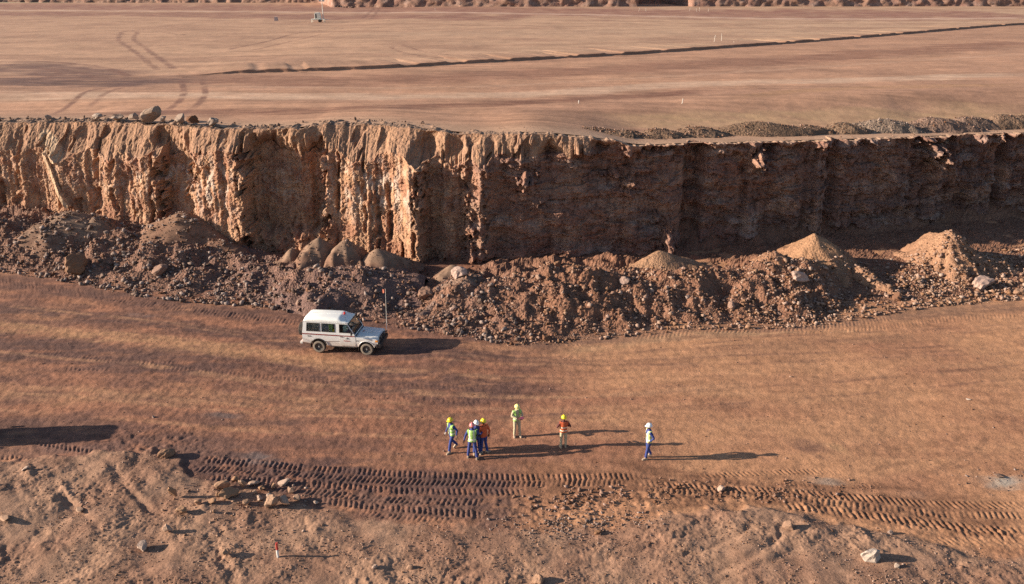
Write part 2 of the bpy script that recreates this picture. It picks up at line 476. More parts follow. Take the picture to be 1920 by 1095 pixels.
# bands of differently trodden, damp and dusty earth: points, half width (m), colour, strength
FLOOR_BANDS = [
    ([(-100, 568), (150, 590), (350, 612), (560, 642), (760, 662), (1000, 668)], .8, PURPLE, .9),
    ([(-100, 640), (100, 655), (330, 680), (560, 705), (800, 725), (1000, 735)], 2.0, PURPLE, .88),
    ([(-100, 515), (200, 555), (450, 590), (720, 612), (960, 640)], 1.0, PURPLE, .75),
    ([(960, 640), (1200, 630), (1500, 612), (1700, 588), (1930, 575)], .9, (.21, .118, .08), .7),
    ([(-100, 800), (80, 815), (250, 830), (420, 850)], 1.6, PURPLE, .70),
    ([(-100, 850), (150, 850), (330, 842), (480, 850)], .8, (.19, .105, .08), .7),
    ([(350, 868), (500, 886), (680, 908), (820, 922), (980, 928)], 1.7, (.105, .06, .052), .92),
    ([(520, 925), (700, 945), (900, 962), (1000, 955)], 1.0, (.16, .088, .066), .85),
    ([(430, 690), (700, 770), (850, 800), (1050, 790)], 1.6, BROWN, .55),
    ([(650, 800), (900, 850), (1100, 855), (1300, 860)], 1.0, BROWN, .55),
    ([(950, 898), (1200, 910), (1500, 928), (1750, 962), (1930, 985)], 1.5, (.20, .098, .058), .85),
    ([(1150, 690), (1400, 655), (1560, 640), (1750, 635)], .8, (.27, .14, .085), .6),
    ([(1300, 760), (1500, 770), (1700, 755)], 1.0, BROWN, .25),
    ([(1470, 820), (1520, 840), (1570, 858)], .55, PURPLE, .65),
    ([(1560, 845), (1700, 840), (1850, 850)], .8, BROWN, .45),
    ([(-50, 605), (200, 630), (420, 655), (560, 672), (700, 690)], .8, (.40, .215, .115), .75),
    ([(-50, 735), (200, 745), (420, 745), (650, 760)], 1.0, (.37, .20, .11), .45),
    ([(200, 770), (400, 790), (650, 790)], .4, PURPLE, .5),
    ([(1050, 660), (1300, 630), (1450, 628)], .45, (.43, .25, .14), .6),
    ([(1540, 828), (1570, 840), (1600, 858)], .3, (.46, .27, .14), .7),
    ([(1830, 895), (1880, 905), (1930, 898)], .55, (.40, .35, .29), .85),
    ([(1500, 898), (1560, 903), (1600, 903)], .28, (.38, .31, .25), .5),
    ([(1690, 925), (1740, 928)], .25, (.38, .33, .28), .5),
    ([(440, 855), (500, 862), (540, 866)], .35, (.17, .13, .12), .7),
    ([(370, 778), (420, 780), (470, 782)], .28, (.15, .11, .10), .75),
    ([(230, 588), (300, 592)], .3, (.24, .17, .15), .5),
]

_wr = random.Random(5)
WHEEL_MARKS = []
for _k in range(16):
    _o = _wr.uniform(-95, 150); _b = _wr.uniform(-22, 22)
    _line = [(-120, 585 + _o), (250, 622 + _o + _b * .5), (560, 660 + _o * 0.95 + _b), (960, 690 + _o * .8 + _b), (1400, 678 + _o * .85), (1960, 640 + _o * .9 - _b)]
    _a = _wr.randrange(0, 3); _e = _wr.randrange(4, 7)
    for _d in (0, 34):
        WHEEL_MARKS.append(([(a, b + _d) for a, b in _line[_a:_e]], _wr.uniform(.13, .2), (.42, .225, .128) if _wr.random() < .35 else (.14, .075, .058), _wr.uniform(.22, .48)))
WHEEL_MARKS += [([(1700, 900), (1800, 860), (1850, 820), (1840, 780)], .14, (.22, .115, .07), .5), ([(1640, 880), (1760, 850), (1800, 815), (1790, 770)], .14, (.22, .115, .07), .4),
                ([(1780, 880), (1860, 850), (1900, 800), (1890, 750)], .12, (.24, .12, .075), .4), ([(1280, 640), (1450, 625), (1600, 622)], .12, (.50, .29, .165), .5)]

def floor_col(x, y):
    n = fbm(x / 7, y / 3.2, 4, 71)
    side = sstep(-4, 9, x + 2.5 * fbm(x / 6, y / 6, 2, 73))
    c = np.zeros(x.shape + (3,)) + np.array(BROWN) * 1.12
    c = mixc(c, TAN, np.clip(side * 0.85 + 0.55 * n, 0, 1))
    st = fbm(x / 5.0 + 0.16 * y, y / 0.55, 3, 79)
    c = mixc(c, PURPLE, np.clip((1 - side) * (0.22 + 0.9 * fbm(x / 4, y / 1.6, 3, 83)), 0, 0.6))
    c = c * (1 + 0.11 * st)[..., None]
    for pts, hw, colr, k in FLOOR_BANDS:
        S, L, tot = poly_coords(x, y, on_floor(pts, n=4), hw * 2.6 + 1)
        m = np.abs(L) < hw * 2.5 + 1
        if not m.any(): continue
        rag = 0.5 * hw * fbm(x[m] / 2.2, y[m] / 0.7, 3, 89)
        a = k * sstep(hw * 1.35, hw * 0.45, np.abs(L[m]) + rag) * sstep(-0.2, 1.2, S[m]) * sstep(tot + 0.2, tot - 1.2, S[m])
        a = a * np.clip(0.85 + 0.8 * fbm(x[m] / 1.3, y[m] / 0.5, 3, 97), 0.15, 1.0)
        c[m] = mixc(c[m], colr, np.clip(a, 0, 1))
    for pts, hw, colr, k in WHEEL_MARKS:
        S, L, tot = poly_coords(x, y, on_floor(pts, n=3), hw * 2 + .3)
        m = np.abs(L) < hw * 2
        if not m.any(): continue
        a = k * sstep(hw * 1.2, hw * 0.6, np.abs(L[m]) + 0.25 * hw * fbm(x[m] / .4, y[m] / .4, 2, 90)) * np.clip(0.6 + 1.2 * fbm(x[m] / 2.6, y[m] / 1.2, 3, 91), 0, 1)
        c[m] = mixc(c[m], colr, a)
    s = bank_depth(x, y) + 0.35 * fbm(x / 1.1, y / 1.1, 3, 11)
    on = sstep(-0.1, 0.5, s)
    bankc = np.zeros(x.shape + (3,)) + np.array((.325, .190, .124))
    bankc = mixc(bankc, (.25, .136, .090), np.clip(0.4 + 1.1 * fbm(x / 3, y / 3, 3, 101), 0, 0.85))
    c = c * (1 - on[..., None]) + bankc * on[..., None]
    return c * (1 + 0.10 * fbm(x / 0.5, y / 0.5, 3, 103))[..., None]

def build_floor():
    pys = np.concatenate([np.arange(1195, 560, -1.55), np.arange(560, 420, -3.2)])
    ys = np.array([unproj(960, p)[1] for p in pys])
    ys = np.concatenate([[-120, -60, -25, 0, 8, 14, 17.5], ys, [76, 82, 90]])
    t = np.linspace(-1, 1, 1081)
    t = np.concatenate([[-9, -5, -3, -2, -1.5, -1.25, -1.1], t, [1.1, 1.25, 1.5, 2, 3, 5, 9]])
    zc = np.maximum(ys, 15) * math.cos(CAM_P) + CAM_H * math.sin(CAM_P)
    Yg = np.repeat(ys[:, None], len(t), 1)
    Xg = (0.64 * zc * 1.07 + 0.8)[:, None] * t[None, :]
    Zg = floor_z(Xg, Yg)
    me = grid_mesh('ground', Xg, Yg, Zg, floor_col(Xg, Yg))
    tag(link('ground', me, None, [M_FLOOR]), kind='structure')

# ------------------------------------------------------------------ the cut face
CREST_PX = [(-700, 224, 8.6), (0, 228, 9.1), (150, 227, 9.3), (300, 232, 9.5), (400, 239, 9.55), (480, 240, 9.6), (560, 238, 9.75), (600, 233, 9.85),
            (700, 232, 9.9), (780, 240, 9.8), (900, 250, 9.6), (1000, 248, 9.75), (1100, 256, 9.4), (1200, 271, 8.75), (1278, 269, 8.6), (1380, 267, 8.45),
            (1560, 262, 8.2), (1740, 256, 7.95), (1920, 249, 7.7), (2600, 226, 7.2)]
PZ = 9.6                                                             # level of the ground above the face
CREST = np.array(smooth_line([(*unproj(a, b, z), z, a) for a, b, z in CREST_PX], 8))
def crest_y(x): return np.interp(x, CREST[:, 0], CREST[:, 1])
def crest_z(x): return np.interp(x, CREST[:, 0], CREST[:, 2])
def crest_q(x): return np.interp(x, CREST[:, 0], CREST[:, 3])      # photograph column, for reading the keys below

STEP_Q = [-900, 0, 40, 296, 308, 350, 361, 442, 452, 463, 590, 604, 610, 700, 782, 803, 868, 880, 904, 918, 1000, 1150, 1245, 1278, 1500, 1920, 2600]
STEP_D = [-.4, -.3, -.2, .35, -1.5, -1.5, -.25, .40, .48, -1.9, -1.9, -1.8, .05, .45, .95, -.55, -.75, -.20, -.25, -.80, -.80, -.70, -.60, -.90, -.6, -.4, -.3]
KNOBS = [(985, 335, .45, .55, 1.1), (1005, 322, .35, .3, .7), (1150, 332, .5, .35, .8), (1185, 352, .5, .9, .9), (1252, 452, .55, 1.1, 1.8), (1232, 415, .3, .4, .7),
         (1425, 300, .45, 1.0, 1.7), (1415, 268, .8, .5, 1.2), (1545, 275, .6, .5, .7), (1760, 290, .8, .9, 1.9), (1748, 262, 1.0, .5, 1.5), (1885, 262, .7, .4, .8),
         (1300, 275, 1.0, .35, .6), (1220, 282, .8, .4, .7), (1640, 268, .9, .3, .6), (1100, 285, .9, .5, .8), (1180, 290, .5, .35, .4),
         (620, 492, 1.2, .5, .5), (880, 430, .35, 2.2, .55), (855, 290, .9, .6, .5), (885, 480, .6, .6, .7), (830, 480, .4, .8, .6)]

SLABS = [([at_depth(a, b, 63.3) for a, b in ((16, 272), (45, 318), (80, 372), (102, 398))], .24), ([at_depth(a, b, 63.3) for a, b in ((24, 276), (45, 290), (62, 312))], .55)]

def face_disp(x, z, q):
    """how far the face stands out towards the viewer at column x and level z"""
    qw = q + 13 * fbm(x / 1.0, z / 1.3, 3, 111) + 7 * fbm(x / 0.3, z / 0.3, 2, 113)
    d = np.interp(qw, STEP_Q, STEP_D)
    slot = (q > 285) & (q < 372)
    d = np.where(slot & (z < 3.0), d * sstep(1.6, 3.0, z), d)
    d = np.where((q > 455) & (q < 606), d * (1 - 0.75 * sstep(2.2, 0.8, z + 0.9 * fbm(x / 0.8, z / 0.8, 2, 115) - 0.0025 * (q - 530))), d)
    w = np.interp(q, [-900, 0, 440, 458, 590, 604, 790, 805, 870, 905, 930, 2600], [1, 1, 1, .25, .3, 1, 1, .4, .6, .6, .3, .3])
    per = np.interp(q, [0, 300, 440, 600, 800, 1000], [1.40, 1.25, 1.0, 1.1, 1.15, 1.6])
    ph = x / per + 0.30 * fbm(x / 4.0, z / 9.0, 2, 117) - 0.035 * z + 0.13 * fbm(x / 0.9, z / 1.1, 3, 118)
    fr = ph % 1.0; ci = np.floor(ph).astype(np.int64)
    rib = np.where(fr < 0.72, (fr / 0.72) ** 0.7, 1 - sstep(0.72, 1.0, fr))
    d = d + w * rib * np.clip(0.05 + 0.10 * fbm(x / 1.5, z / 1.5, 3, 119), 0.0, 0.13)
    # short vertical gouges left by the bucket teeth
    tp = _tab(401)[0]
    zz = z / 2.3 + tp[ci & 255] / 255.0 + 0.15 * fbm(x / 0.7, z / 0.7, 2, 120)
    zi = np.floor(zz).astype(np.int64); fz = zz - zi
    hsh = tp[(tp[ci & 255] + zi) & 255] / 255.0
    wid = 0.10 + 0.12 * tp[(tp[(ci + 7) & 255] + zi) & 255] / 255.0
    pocket = np.exp(-((fr - 0.45 + 0.05 * fbm(x / .3, z / .3, 2, 116)) / wid) ** 4) * sstep(0.0, 0.18, fz) * sstep(0.98, 0.55 + 0.3 * hsh, fz) * (hsh > 0.42)
    d = d - w * (0.22 + 0.35 * hsh) * pocket
    d = d + (q < 1000) * 0.16 * fbm(x / 2.4, z / 2.0, 2, 122)
    rough = np.interp(q, [-900, 450, 460, 600, 606, 790, 806, 950, 1100, 2600], [.34, .34, .5, .5, .38, .38, .5, .45, .45, .6])
    d = d + rough * (0.17 * billow(x / 1.4, z / 1.6, 3, 121) + 0.06 * billow(x / 0.40, z / 0.34, 3, 125) + 0.045 * fbm(x / 0.16, z / 0.14, 2, 129))
    wx, wz = x + 0.18 * fbm(x / 0.7, z / 0.7, 2, 134), z + 0.18 * fbm(x / 0.7, z / 0.7, 2, 135)
    d = d + rough * (0.30 * (cells(wx / 0.75, wz / 0.55, 126)[1] - .5) + 0.20 * (cells(wx / 0.33, wz / 0.27, 127)[1] - .5) + 0.24 * (cells(wx / 0.17, wz / 0.13, 128)[1] - .5))
    bed = np.interp(q, [800, 950, 2600], [0, 1, 1])
    top = sstep(5.6, 8.2, z + 0.6 * fbm(x / 2.5, z * 0, 2, 138))
    d = d + bed * (0.13 * fbm(x / 3.5, z / 0.5, 3, 131) + 0.28 * sstep(-.04, .04, fbm(x / 4.5, z / 1.2, 3, 130)) + 0.55 * fbm(x / 4.2, z / 4.5, 3, 133) + 0.30 * billow(x / 1.9, z / 1.5, 2, 132) * sstep(1180, 1320, q) + 0.25 * top * (cells(wx / 1.5, wz / 0.9, 136)[1] - .5) - 0.5 * top * sstep(.1, .5, fbm(x / 1.8, z / 1.6, 2, 139)))
    for pts, hw in SLABS:
        S, L, tot = poly_coords(x, z, [(p[0], p[2]) for p in pts], 2)
        m = sstep(hw, hw * 0.7, np.abs(L))
        d = d * (1 - m) + m * (0.15 + 0.55 * np.clip((x - pts[0][0]) / 3.5, -0.5, 1))
    for kq, ky, rx, rz, a in KNOBS:
        i = np.interp(kq, CREST[:, 3], CREST[:, 0]); yy = np.interp(kq, CREST[:, 3], CREST[:, 1]) - 0.8
        kx, _, kz = at_depth(kq, ky, yy)
        r = np.sqrt(((x - kx) / rx) ** 2 + ((z - kz) / rz) ** 2) + 0.9 * fbm(x / 0.55 + kq, z / 0.55, 3, 137)
        d = d + 1.1 * a * sstep(1.2, 0.3, r)
    return d

def build_cliff():
    xs = np.concatenate([[-320, -200, -120, -80, -60, -52], np.linspace(-47, 48, 1400), [53, 60, 80, 120, 200, 320]])
    q = crest_q(xs)
    zc = crest_z(xs) + np.interp(q, [1100, 1250], [.16, .10]) * fbm(xs / 1.7, xs * 0, 3, 141) + 0.05 * fbm(xs / 0.4, xs * 0, 2, 143)
    apron = np.interp(q, [-700, 0, 200, 300, 420, 600, 780, 860, 960, 1080, 1160, 2600], [2.3, 2.3, 2.5, 2.2, 1.5, 2.0, 2.2, 2.1, 1.6, 1.3, .35, .35])
    apron = np.clip(apron + 0.75 * fbm(xs / 2.6, xs * 0 + 3, 3, 145) + 0.15 * fbm(xs / 0.5, xs * 0 + 3, 2, 147), 0.15, 4)
    slope = np.interp(q, [-700, 1050, 1160, 2600], [0.80, 0.80, 0.30, 0.30])
    zs = zc - apron
    bat = np.interp(q, [-700, 400, 800, 1000, 2600], [.17, .17, .15, .10, .08])
    cy = crest_y(xs) + np.interp(q, [1100, 1250], [.18, .5]) * fbm(xs / 1.9, xs * 0 + 9, 4, 149) + np.interp(q, [1100, 1250], [0, .9]) * sstep(.2, .6, fbm(xs / 3.2, xs * 0 + 4, 2, 150))
    nf, na, nb = 172, 46, 14
    rows = []
    for k in range(nf):
        u = k / (nf - 1)
        z = -0.8 + (zs + 0.8) * u
        d = face_disp(xs, z, q)
        y = cy - slope * apron - bat * (zs - z) - d
        rows.append((xs, y, z, np.zeros_like(xs) + 0))
    d_s = face_disp(xs, zs, q)
    lean = 0.35 * d_s
    for k in range(1, na + 1):
        u = k / na
        z = zs + apron * u
        ztop = zc
        xw = xs + 0.42 * apron * (1 - u) + 0.12 * fbm(xs / 1.1, z / 2.0, 2, 151)
        fl = (xw / 0.70 + 0.9 * fbm(xs / 2.0, z / 6.0, 2, 152)) % 1.0
        fl = np.where(fl < .75, fl / .75, (1 - fl) / .25) * np.clip(0.5 + 0.9 * fbm(xs / 1.4, z / 3.0, 2, 154), 0, 1)
        notch = -0.75 * sstep(0.30, 0.42, fbm(xw / 2.1, z / 5.0, 3, 156)) * (1 - 0.4 * u)
        for nq, nw, nd in ((45, 12, .5), (165, 16, .6), (205, 10, .5), (318, 26, 1.1), (362, 9, .4), (520, 22, .6), (565, 10, .4), (726, 9, .5), (806, 22, 1.5), (858, 20, 1.0), (925, 9, .4), (1010, 8, .3)):
            notch = notch - nd * np.exp(-((q + 10 * (1 - u) + 6 * fbm(xs / .6, z / .8, 2, 148) - nq) / (nw * (1.15 - 0.35 * u))) ** 4)
        flute = (0.05 * fl + 0.10 * fbm(xw / 2.2, z / 6.0, 2, 153) + 0.14 * (cells(xw / 0.6, z / 0.6, 159)[1] - .5) * (1 - 0.6 * u) + 0.08 * (cells(xw / 0.25, z / 0.3, 160)[1] - .5) + notch + 0.07 * fbm(xw / 0.30, z / 3.0, 3, 158)) * np.sin(np.pi * np.clip(u * 0.86 + 0.14, 0, 1)) * np.clip(apron, 0, 2) * 0.5
        y = cy - slope * apron * (1 - u) ** 1.12 - d_s * (1 - u) ** 2.2 - flute * 0.75 - 0.03 * fbm(xs / 0.2, z / 0.2, 2, 155)
        rows.append((xs, y, z - 0.10 * np.exp(-((1 - u) / 0.12) ** 2), np.zeros_like(xs) + u))
    for k in range(1, nb + 1):
        u = k / nb
        y = cy + 3.4 * u
        lump = 0.20 * billow(xs / 1.1, y / 0.9, 3, 157) + 0.06 * fbm(xs / 0.3, y / 0.3, 2, 159)
        left = np.interp(q, [0, 560, 820, 1000, 1150], [1, 1, .7, .2, .06])
        z = zc - 0.10 + left * lump * np.sin(np.pi * u) + 0.12 * left * np.sin(np.pi * u) - 0.55 * u ** 2
        rows.append((xs, y, z, np.zeros_like(xs) + 2))
    Xg, Yg, Zg, Kg = [np.stack([r[i] for r in rows]) for i in range(4)]
    Qg = np.repeat(q[None, :], len(rows), 0)
    c = np.zeros(Xg.shape + (3,)) + np.array((.40, .228, .138))
    c = mixc(c, (.30, .150, .094), np.clip(0.45 + 1.2 * fbm(Xg / 1.8, Zg / 1.4, 4, 161), 0, 1))
    wh = np.interp(Qg, [0, 60, 230, 330, 420, 460, 600, 700, 760, 800, 900, 2600], [.3, .2, .35, .55, .85, .2, .35, .8, .7, .1, .3, .05])
    band = np.exp(-((Zg - 5.2) / 2.2) ** 2)
    pale = np.clip(wh * band * 1.3 * sstep(-0.15, 0.45, fbm(Xg / 0.45, Zg / 1.3, 4, 163)), 0, 0.9)
    c = mixc(c, (.47, .36, .29), pale)
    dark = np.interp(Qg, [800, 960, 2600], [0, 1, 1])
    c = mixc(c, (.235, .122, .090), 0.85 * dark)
    c = mixc(c, (.165, .098, .080), np.interp(Qg, [1250, 1650, 1920], [0, .4, .7]))  # deeper shade towards the far right, put into the wall colour
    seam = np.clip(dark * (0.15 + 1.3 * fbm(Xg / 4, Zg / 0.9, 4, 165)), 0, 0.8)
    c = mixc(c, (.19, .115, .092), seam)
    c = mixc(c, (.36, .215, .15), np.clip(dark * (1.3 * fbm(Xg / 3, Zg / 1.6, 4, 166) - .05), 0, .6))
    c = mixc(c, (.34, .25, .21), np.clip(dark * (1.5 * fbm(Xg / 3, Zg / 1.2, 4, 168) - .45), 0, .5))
    ap = np.where(Kg > 0, 1.0, 0.0) * np.interp(Qg, [1080, 1180], [1, .0])
    c = mixc(c, (.315, .185, .117), ap * 0.9)
    c = mixc(c, (.27, .155, .105), np.clip(ap * (0.2 + fbm(Xg / 0.5, Zg / 2.5, 3, 167)), 0, .7))
    c = mixc(c, (.26, .17, .12), np.where(Kg > 1.5, 0.7, 0.0) * np.interp(Qg, [900, 1100], [1, 0]))
    c = mixc(c, (.46, .29, .19), np.where(Kg > 1.5, 0.9, 0.0) * np.interp(Qg, [900, 1100], [0, 1]))
    # pale slickensided slabs on the left
    for w, hw in SLABS:
        S, L, tot = poly_coords(Xg, Zg, [(p[0], p[2]) for p in w], 2)
        c = mixc(c, (.52, .36, .235), 0.85 * sstep(hw * 1.1, hw * 0.8, np.abs(L) + 0.06 * fbm(Xg / 0.4, Zg / 0.4, 2, 169)))
    c = c * (1 + 0.14 * fbm(Xg / 0.35, Zg / 0.35, 3, 171))[..., None]
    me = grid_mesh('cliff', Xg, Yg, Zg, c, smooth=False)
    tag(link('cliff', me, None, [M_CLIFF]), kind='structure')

# ------------------------------------------------------------------ the upper level
STEP_LINE = [unproj(a, b, PZ) for a, b in ((340, 143), (440, 138), (700, 129), (900, 118), (1100, 107), (1250, 98), (1500, 80), (1700, 64), (1920, 46), (2300, 22))]
_sl = np.array([(-400, STEP_LINE[0][1] - 6)] + STEP_LINE + [(600, 420)])
def step_side(x, y): return y - np.interp(x, _sl[:, 0], _sl[:, 1])     # > 0: beyond the low step
UP_BANDS = [
    ([(-100, 205), (300, 207), (620, 206), (900, 196), (1150, 182), (1350, 168)], 1.5, (.20, .096, .064), .9),
    ([(-100, 178), (300, 178), (700, 182), (1000, 176), (1300, 158), (1600, 150), (1930, 138)], 2.2, (.52, .34, .235), .85),
    ([(300, 150), (700, 150), (1000, 138), (1300, 122), (1600, 104), (1930, 78)], 5.0, (.24, .118, .078), .8),
    ([(1100, 215), (1400, 205), (1700, 190), (1930, 180)], 2.2, (.50, .31, .175), .8),
    ([(-100, 150), (100, 153), (250, 153), (420, 148)], 4.5, (.13, .07, .058), .95),
    ([(-100, 128), (60, 128), (150, 138), (230, 147)], 6.0, (.16, .085, .068), .9),
    ([(-100, 12), (300, 14), (700, 17), (1200, 26), (1930, 30)], 38.0, (.25, .115, .085), .8),
    ([(-100, 25), (300, 27), (700, 33), (1000, 36)], 16.0, (.24, .112, .082), .8),
    ([(-100, 19), (500, 22), (1000, 28), (1500, 38), (1930, 36)], 4.0, (.52, .34, .25), .85),
    ([(-100, 8), (500, 9), (900, 14), (1300, 20)], 3.0, (.46, .28, .2), .5),
    ([(300, 160), (800, 165), (1100, 152), (1500, 128), (1930, 100)], .8, (.46, .28, .19), .5),
    ([(1350, 185), (1600, 165), (1930, 160)], 1.2, (.34, .19, .10), .5),
    ([(620, 70), (900, 66), (1300, 62)], 8.0, (.42, .27, .18), .4),
]
UP_TRACKS = [
    ([(228, 62), (222, 74), (250, 95), (295, 131)], .55), ([(258, 60), (252, 74), (275, 92), (325, 128)], .55),
    ([(222, 62), (240, 58), (280, 54)], .4), ([(340, 150), (345, 172), (335, 188), (300, 208)], .42), ([(380, 150), (385, 175), (372, 192), (345, 208)], .42),
    ([(80, 210), (130, 188), (170, 170), (240, 160)], .35), ([(170, 190), (205, 172), (250, 160)], .35),
    ([(682, 34), (690, 26), (705, 12)], .6), ([(697, 36), (705, 24), (715, 10)], .6),
    ([(730, 92), (760, 104), (830, 113), (930, 116)], .35), ([(755, 88), (800, 102), (880, 110)], .3),
    ([(430, 92), (500, 78), (560, 62), (640, 55)], .45), ([(470, 95), (540, 80), (600, 66)], .4), ([(0, 115), (90, 116), (190, 126), (240, 142)], .7),
    ([(0, 136), (60, 128), (110, 136), (80, 150)], .45), ([(60, 150), (140, 136), (180, 146)], .4), ([(300, 60), (360, 66), (440, 62)], .3),
]

def plateau_z(x, y):
    yc = crest_y(x)
    near = crest_z(x) - 0.10
    t = sstep(6.5, 15, y - yc)
    z = near * (1 - t) + PZ * t
    z = z + 0.36 * sstep(1.5, 9.0, step_side(x, y)) * sstep(-46, -30, x)
    z = z + sstep(3, 8, y - yc) * (0.05 * fbm(x / 9, y / 9, 3, 185) + 0.018 * fbm(x / 1.5, y / 0.8, 3, 187))
    return z

def plateau_col(Xg, Yg):
    c = np.zeros(Xg.shape + (3,)) + np.array((.42, .232, .147))
    c = mixc(c, (.46, .295, .192), sstep(0, 3, step_side(Xg, Yg)) * np.interp(Xg / np.maximum(Yg, 1), [-.5, -.1, .3], [.35, .5, .8]))
    c = mixc(c, (.30, .165, .11), np.clip(0.15 + 0.9 * fbm(Xg / 22, Yg / 9, 4, 191), 0, 0.6))
    c = c * (1 + 0.22 * fbm(Xg / 14 + 0.03 * Yg, Yg / 0.9, 4, 193) * sstep(200, 90, Yg) + 0.07 * fbm(Xg / 3, Yg / 3, 3, 194))[..., None]
    for pts, hw, colr, k in UP_BANDS:
        S, L, tot = poly_coords(Xg, Yg, smooth_line([unproj(a, b, PZ) for a, b in pts], 4), hw * 3 + 2)
        m = np.abs(L) < hw * 3 + 1
        if not m.any(): continue
        rag = 0.5 * hw * fbm(Xg[m] / 12, Yg[m] / (0.8 * hw), 3, 195)
        a = k * sstep(hw * 1.4, hw * 0.5, np.abs(L[m]) + rag) * sstep(0, 6, S[m]) * sstep(tot, tot - 6, S[m])
        c[m] = mixc(c[m], colr, np.clip(a * (0.9 + 0.5 * fbm(Xg[m] / 5, Yg[m] / 1.2, 3, 197)), 0, 1))
    for pts, hw in UP_TRACKS:
        S, L, tot = poly_coords(Xg, Yg, smooth_line([unproj(a, b, PZ) for a, b in pts], 5), hw * 3)
        a = 0.85 * sstep(hw * 1.1, hw * 0.5, np.abs(L) + 0.2 * hw * fbm(Xg / 1.0, Yg / 1.0, 2, 199)) * np.clip(0.75 + 0.8 * fbm(Xg / 2.5, Yg / 2.5, 2, 200), .2, 1)
        c = mixc(c, (.19, .095, .07), np.clip(a, 0, 1))
    nearc = sstep(6, 1, Yg - crest_y(Xg))
    c = mixc(c, (.46, .29, .19), nearc * 0.8)
    return c

def build_plateau():
    w = np.linspace(0, 1, 250)
    yn = 60.0 + (np.exp(3.6 * w) - 1) / (math.exp(3.6) - 1) * 292.0
    yn = np.concatenate([yn, [356, 370, 420]])
    t = np.concatenate([[-6, -3, -2, -1.5, -1.2], np.linspace(-1.06, 1.06, 430), [1.2, 1.5, 2, 3, 6]])
    half = 0.64 * (yn * math.cos(CAM_P) + 10.5 * math.sin(CAM_P)) + 1
    Xg = half[:, None] * t[None, :]
    fade = sstep(140, 60, yn)
    Yg = yn[:, None] + (crest_y(Xg) + 0.7 - 60.0) * fade[:, None]
    Zg = plateau_z(Xg, Yg)
    c = plateau_col(Xg, Yg)
    tag(link('plateau', grid_mesh('plateau', Xg, Yg, Zg, c), None, [M_PLATEAU]), kind='structure')
    # the low step across the upper level: a ragged lip with the higher ground running back from it
    ln = smooth_line(STEP_LINE, 60); L_ = np.array(ln)
    seg = np.hypot(*np.diff(L_, axis=0).T); al = np.concatenate([[0], np.cumsum(seg)])
    s_ = np.arange(0, al[-1], 0.33); cx = np.interp(s_, al, L_[:, 0]); cy = np.interp(s_, al, L_[:, 1])
    tx, ty = np.gradient(cx), np.gradient(cy); tl = np.hypot(tx, ty); nx, ny = -ty / tl, tx / tl      # towards the higher side
    hgt = 0.44 * sstep(0, 9, s_) * (1 - 0.4 * sstep(0.30, 0.45, fbm(s_ / 5.0, s_ * 0 + 2.2, 2, 183))) * (1 + 0.05 * fbm(s_ / 3, s_ * 0, 2, 184))
    wig = 0.30 * fbm(s_ / 3.0, s_ * 0 + 5, 3, 186)
    offs = [(-1.0, -.10), (-.30, .0), (-.12, .25), (-.05, .75), (.03, .95), (.15, 1.0), (.6, 1.0), (2.0, 1.0), (5.0, .98), (9.0, .90), (11.0, .55)]
    Xs = np.stack([cx + nx * (o + wig * (o < 3)) for o, k in offs]); Ys = np.stack([cy + ny * (o + wig * (o < 3)) for o, k in offs])
    Zs = np.stack([plateau_z(cx + nx * -1, cy + ny * -1) * 0 + plateau_z(cx - nx * 2, cy - ny * 2) + 0.01 + hgt * k for o, k in offs])
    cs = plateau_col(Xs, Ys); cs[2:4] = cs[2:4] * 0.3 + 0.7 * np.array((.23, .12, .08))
    tag(link('low_step', grid_mesh('low_step', Xs, Ys, Zs, cs), None, [M_PLATEAU]), kind='structure')
    # the far face that closes the upper level, and the land on top of it
    xs = np.linspace(-420, 420, 900)
    base = np.interp(xs, [-420, -95, -75, 0, 225, 420], [460, 420, 352, 346, 352, 360])
    gap = sstep(52, 53.5, xs) * sstep(74, 70, xs)
    rows = []
    for k in range(30):
        u = k / 29.0
        z = 9.2 + 13 * u
        d = 0.9 * billow(xs / 6, z / 7 + xs * 0, 3, 211) + 0.45 * fbm(xs / 1.8, z / 2.5 + xs * 0, 3, 213)
        rows.append((xs, base + 6.5 * u - d + 40 * gap, z + xs * 0))
    for k in range(1, 5): rows.append((xs, base + 20 + 300 * k, 23.5 + xs * 0))
    Xf, Yf, Zf = [np.stack([r[i] for r in rows]) for i in range(3)]
    c = np.zeros(Xf.shape + (3,)) + np.array((.25, .145, .105))
    c = mixc(c, (.24, .13, .10), np.clip(0.3 + fbm(Xf / 5, Zf / 3, 4, 215), 0, 1))
    c = mixc(c, (.32, .22, .18), np.clip(fbm(Xf / 3, Zf / 2, 3, 217), 0, .6))
    tag(link('far_cliff', grid_mesh('far_cliff', Xf, Yf, Zf, c), None, [M_FAR]), kind='structure')

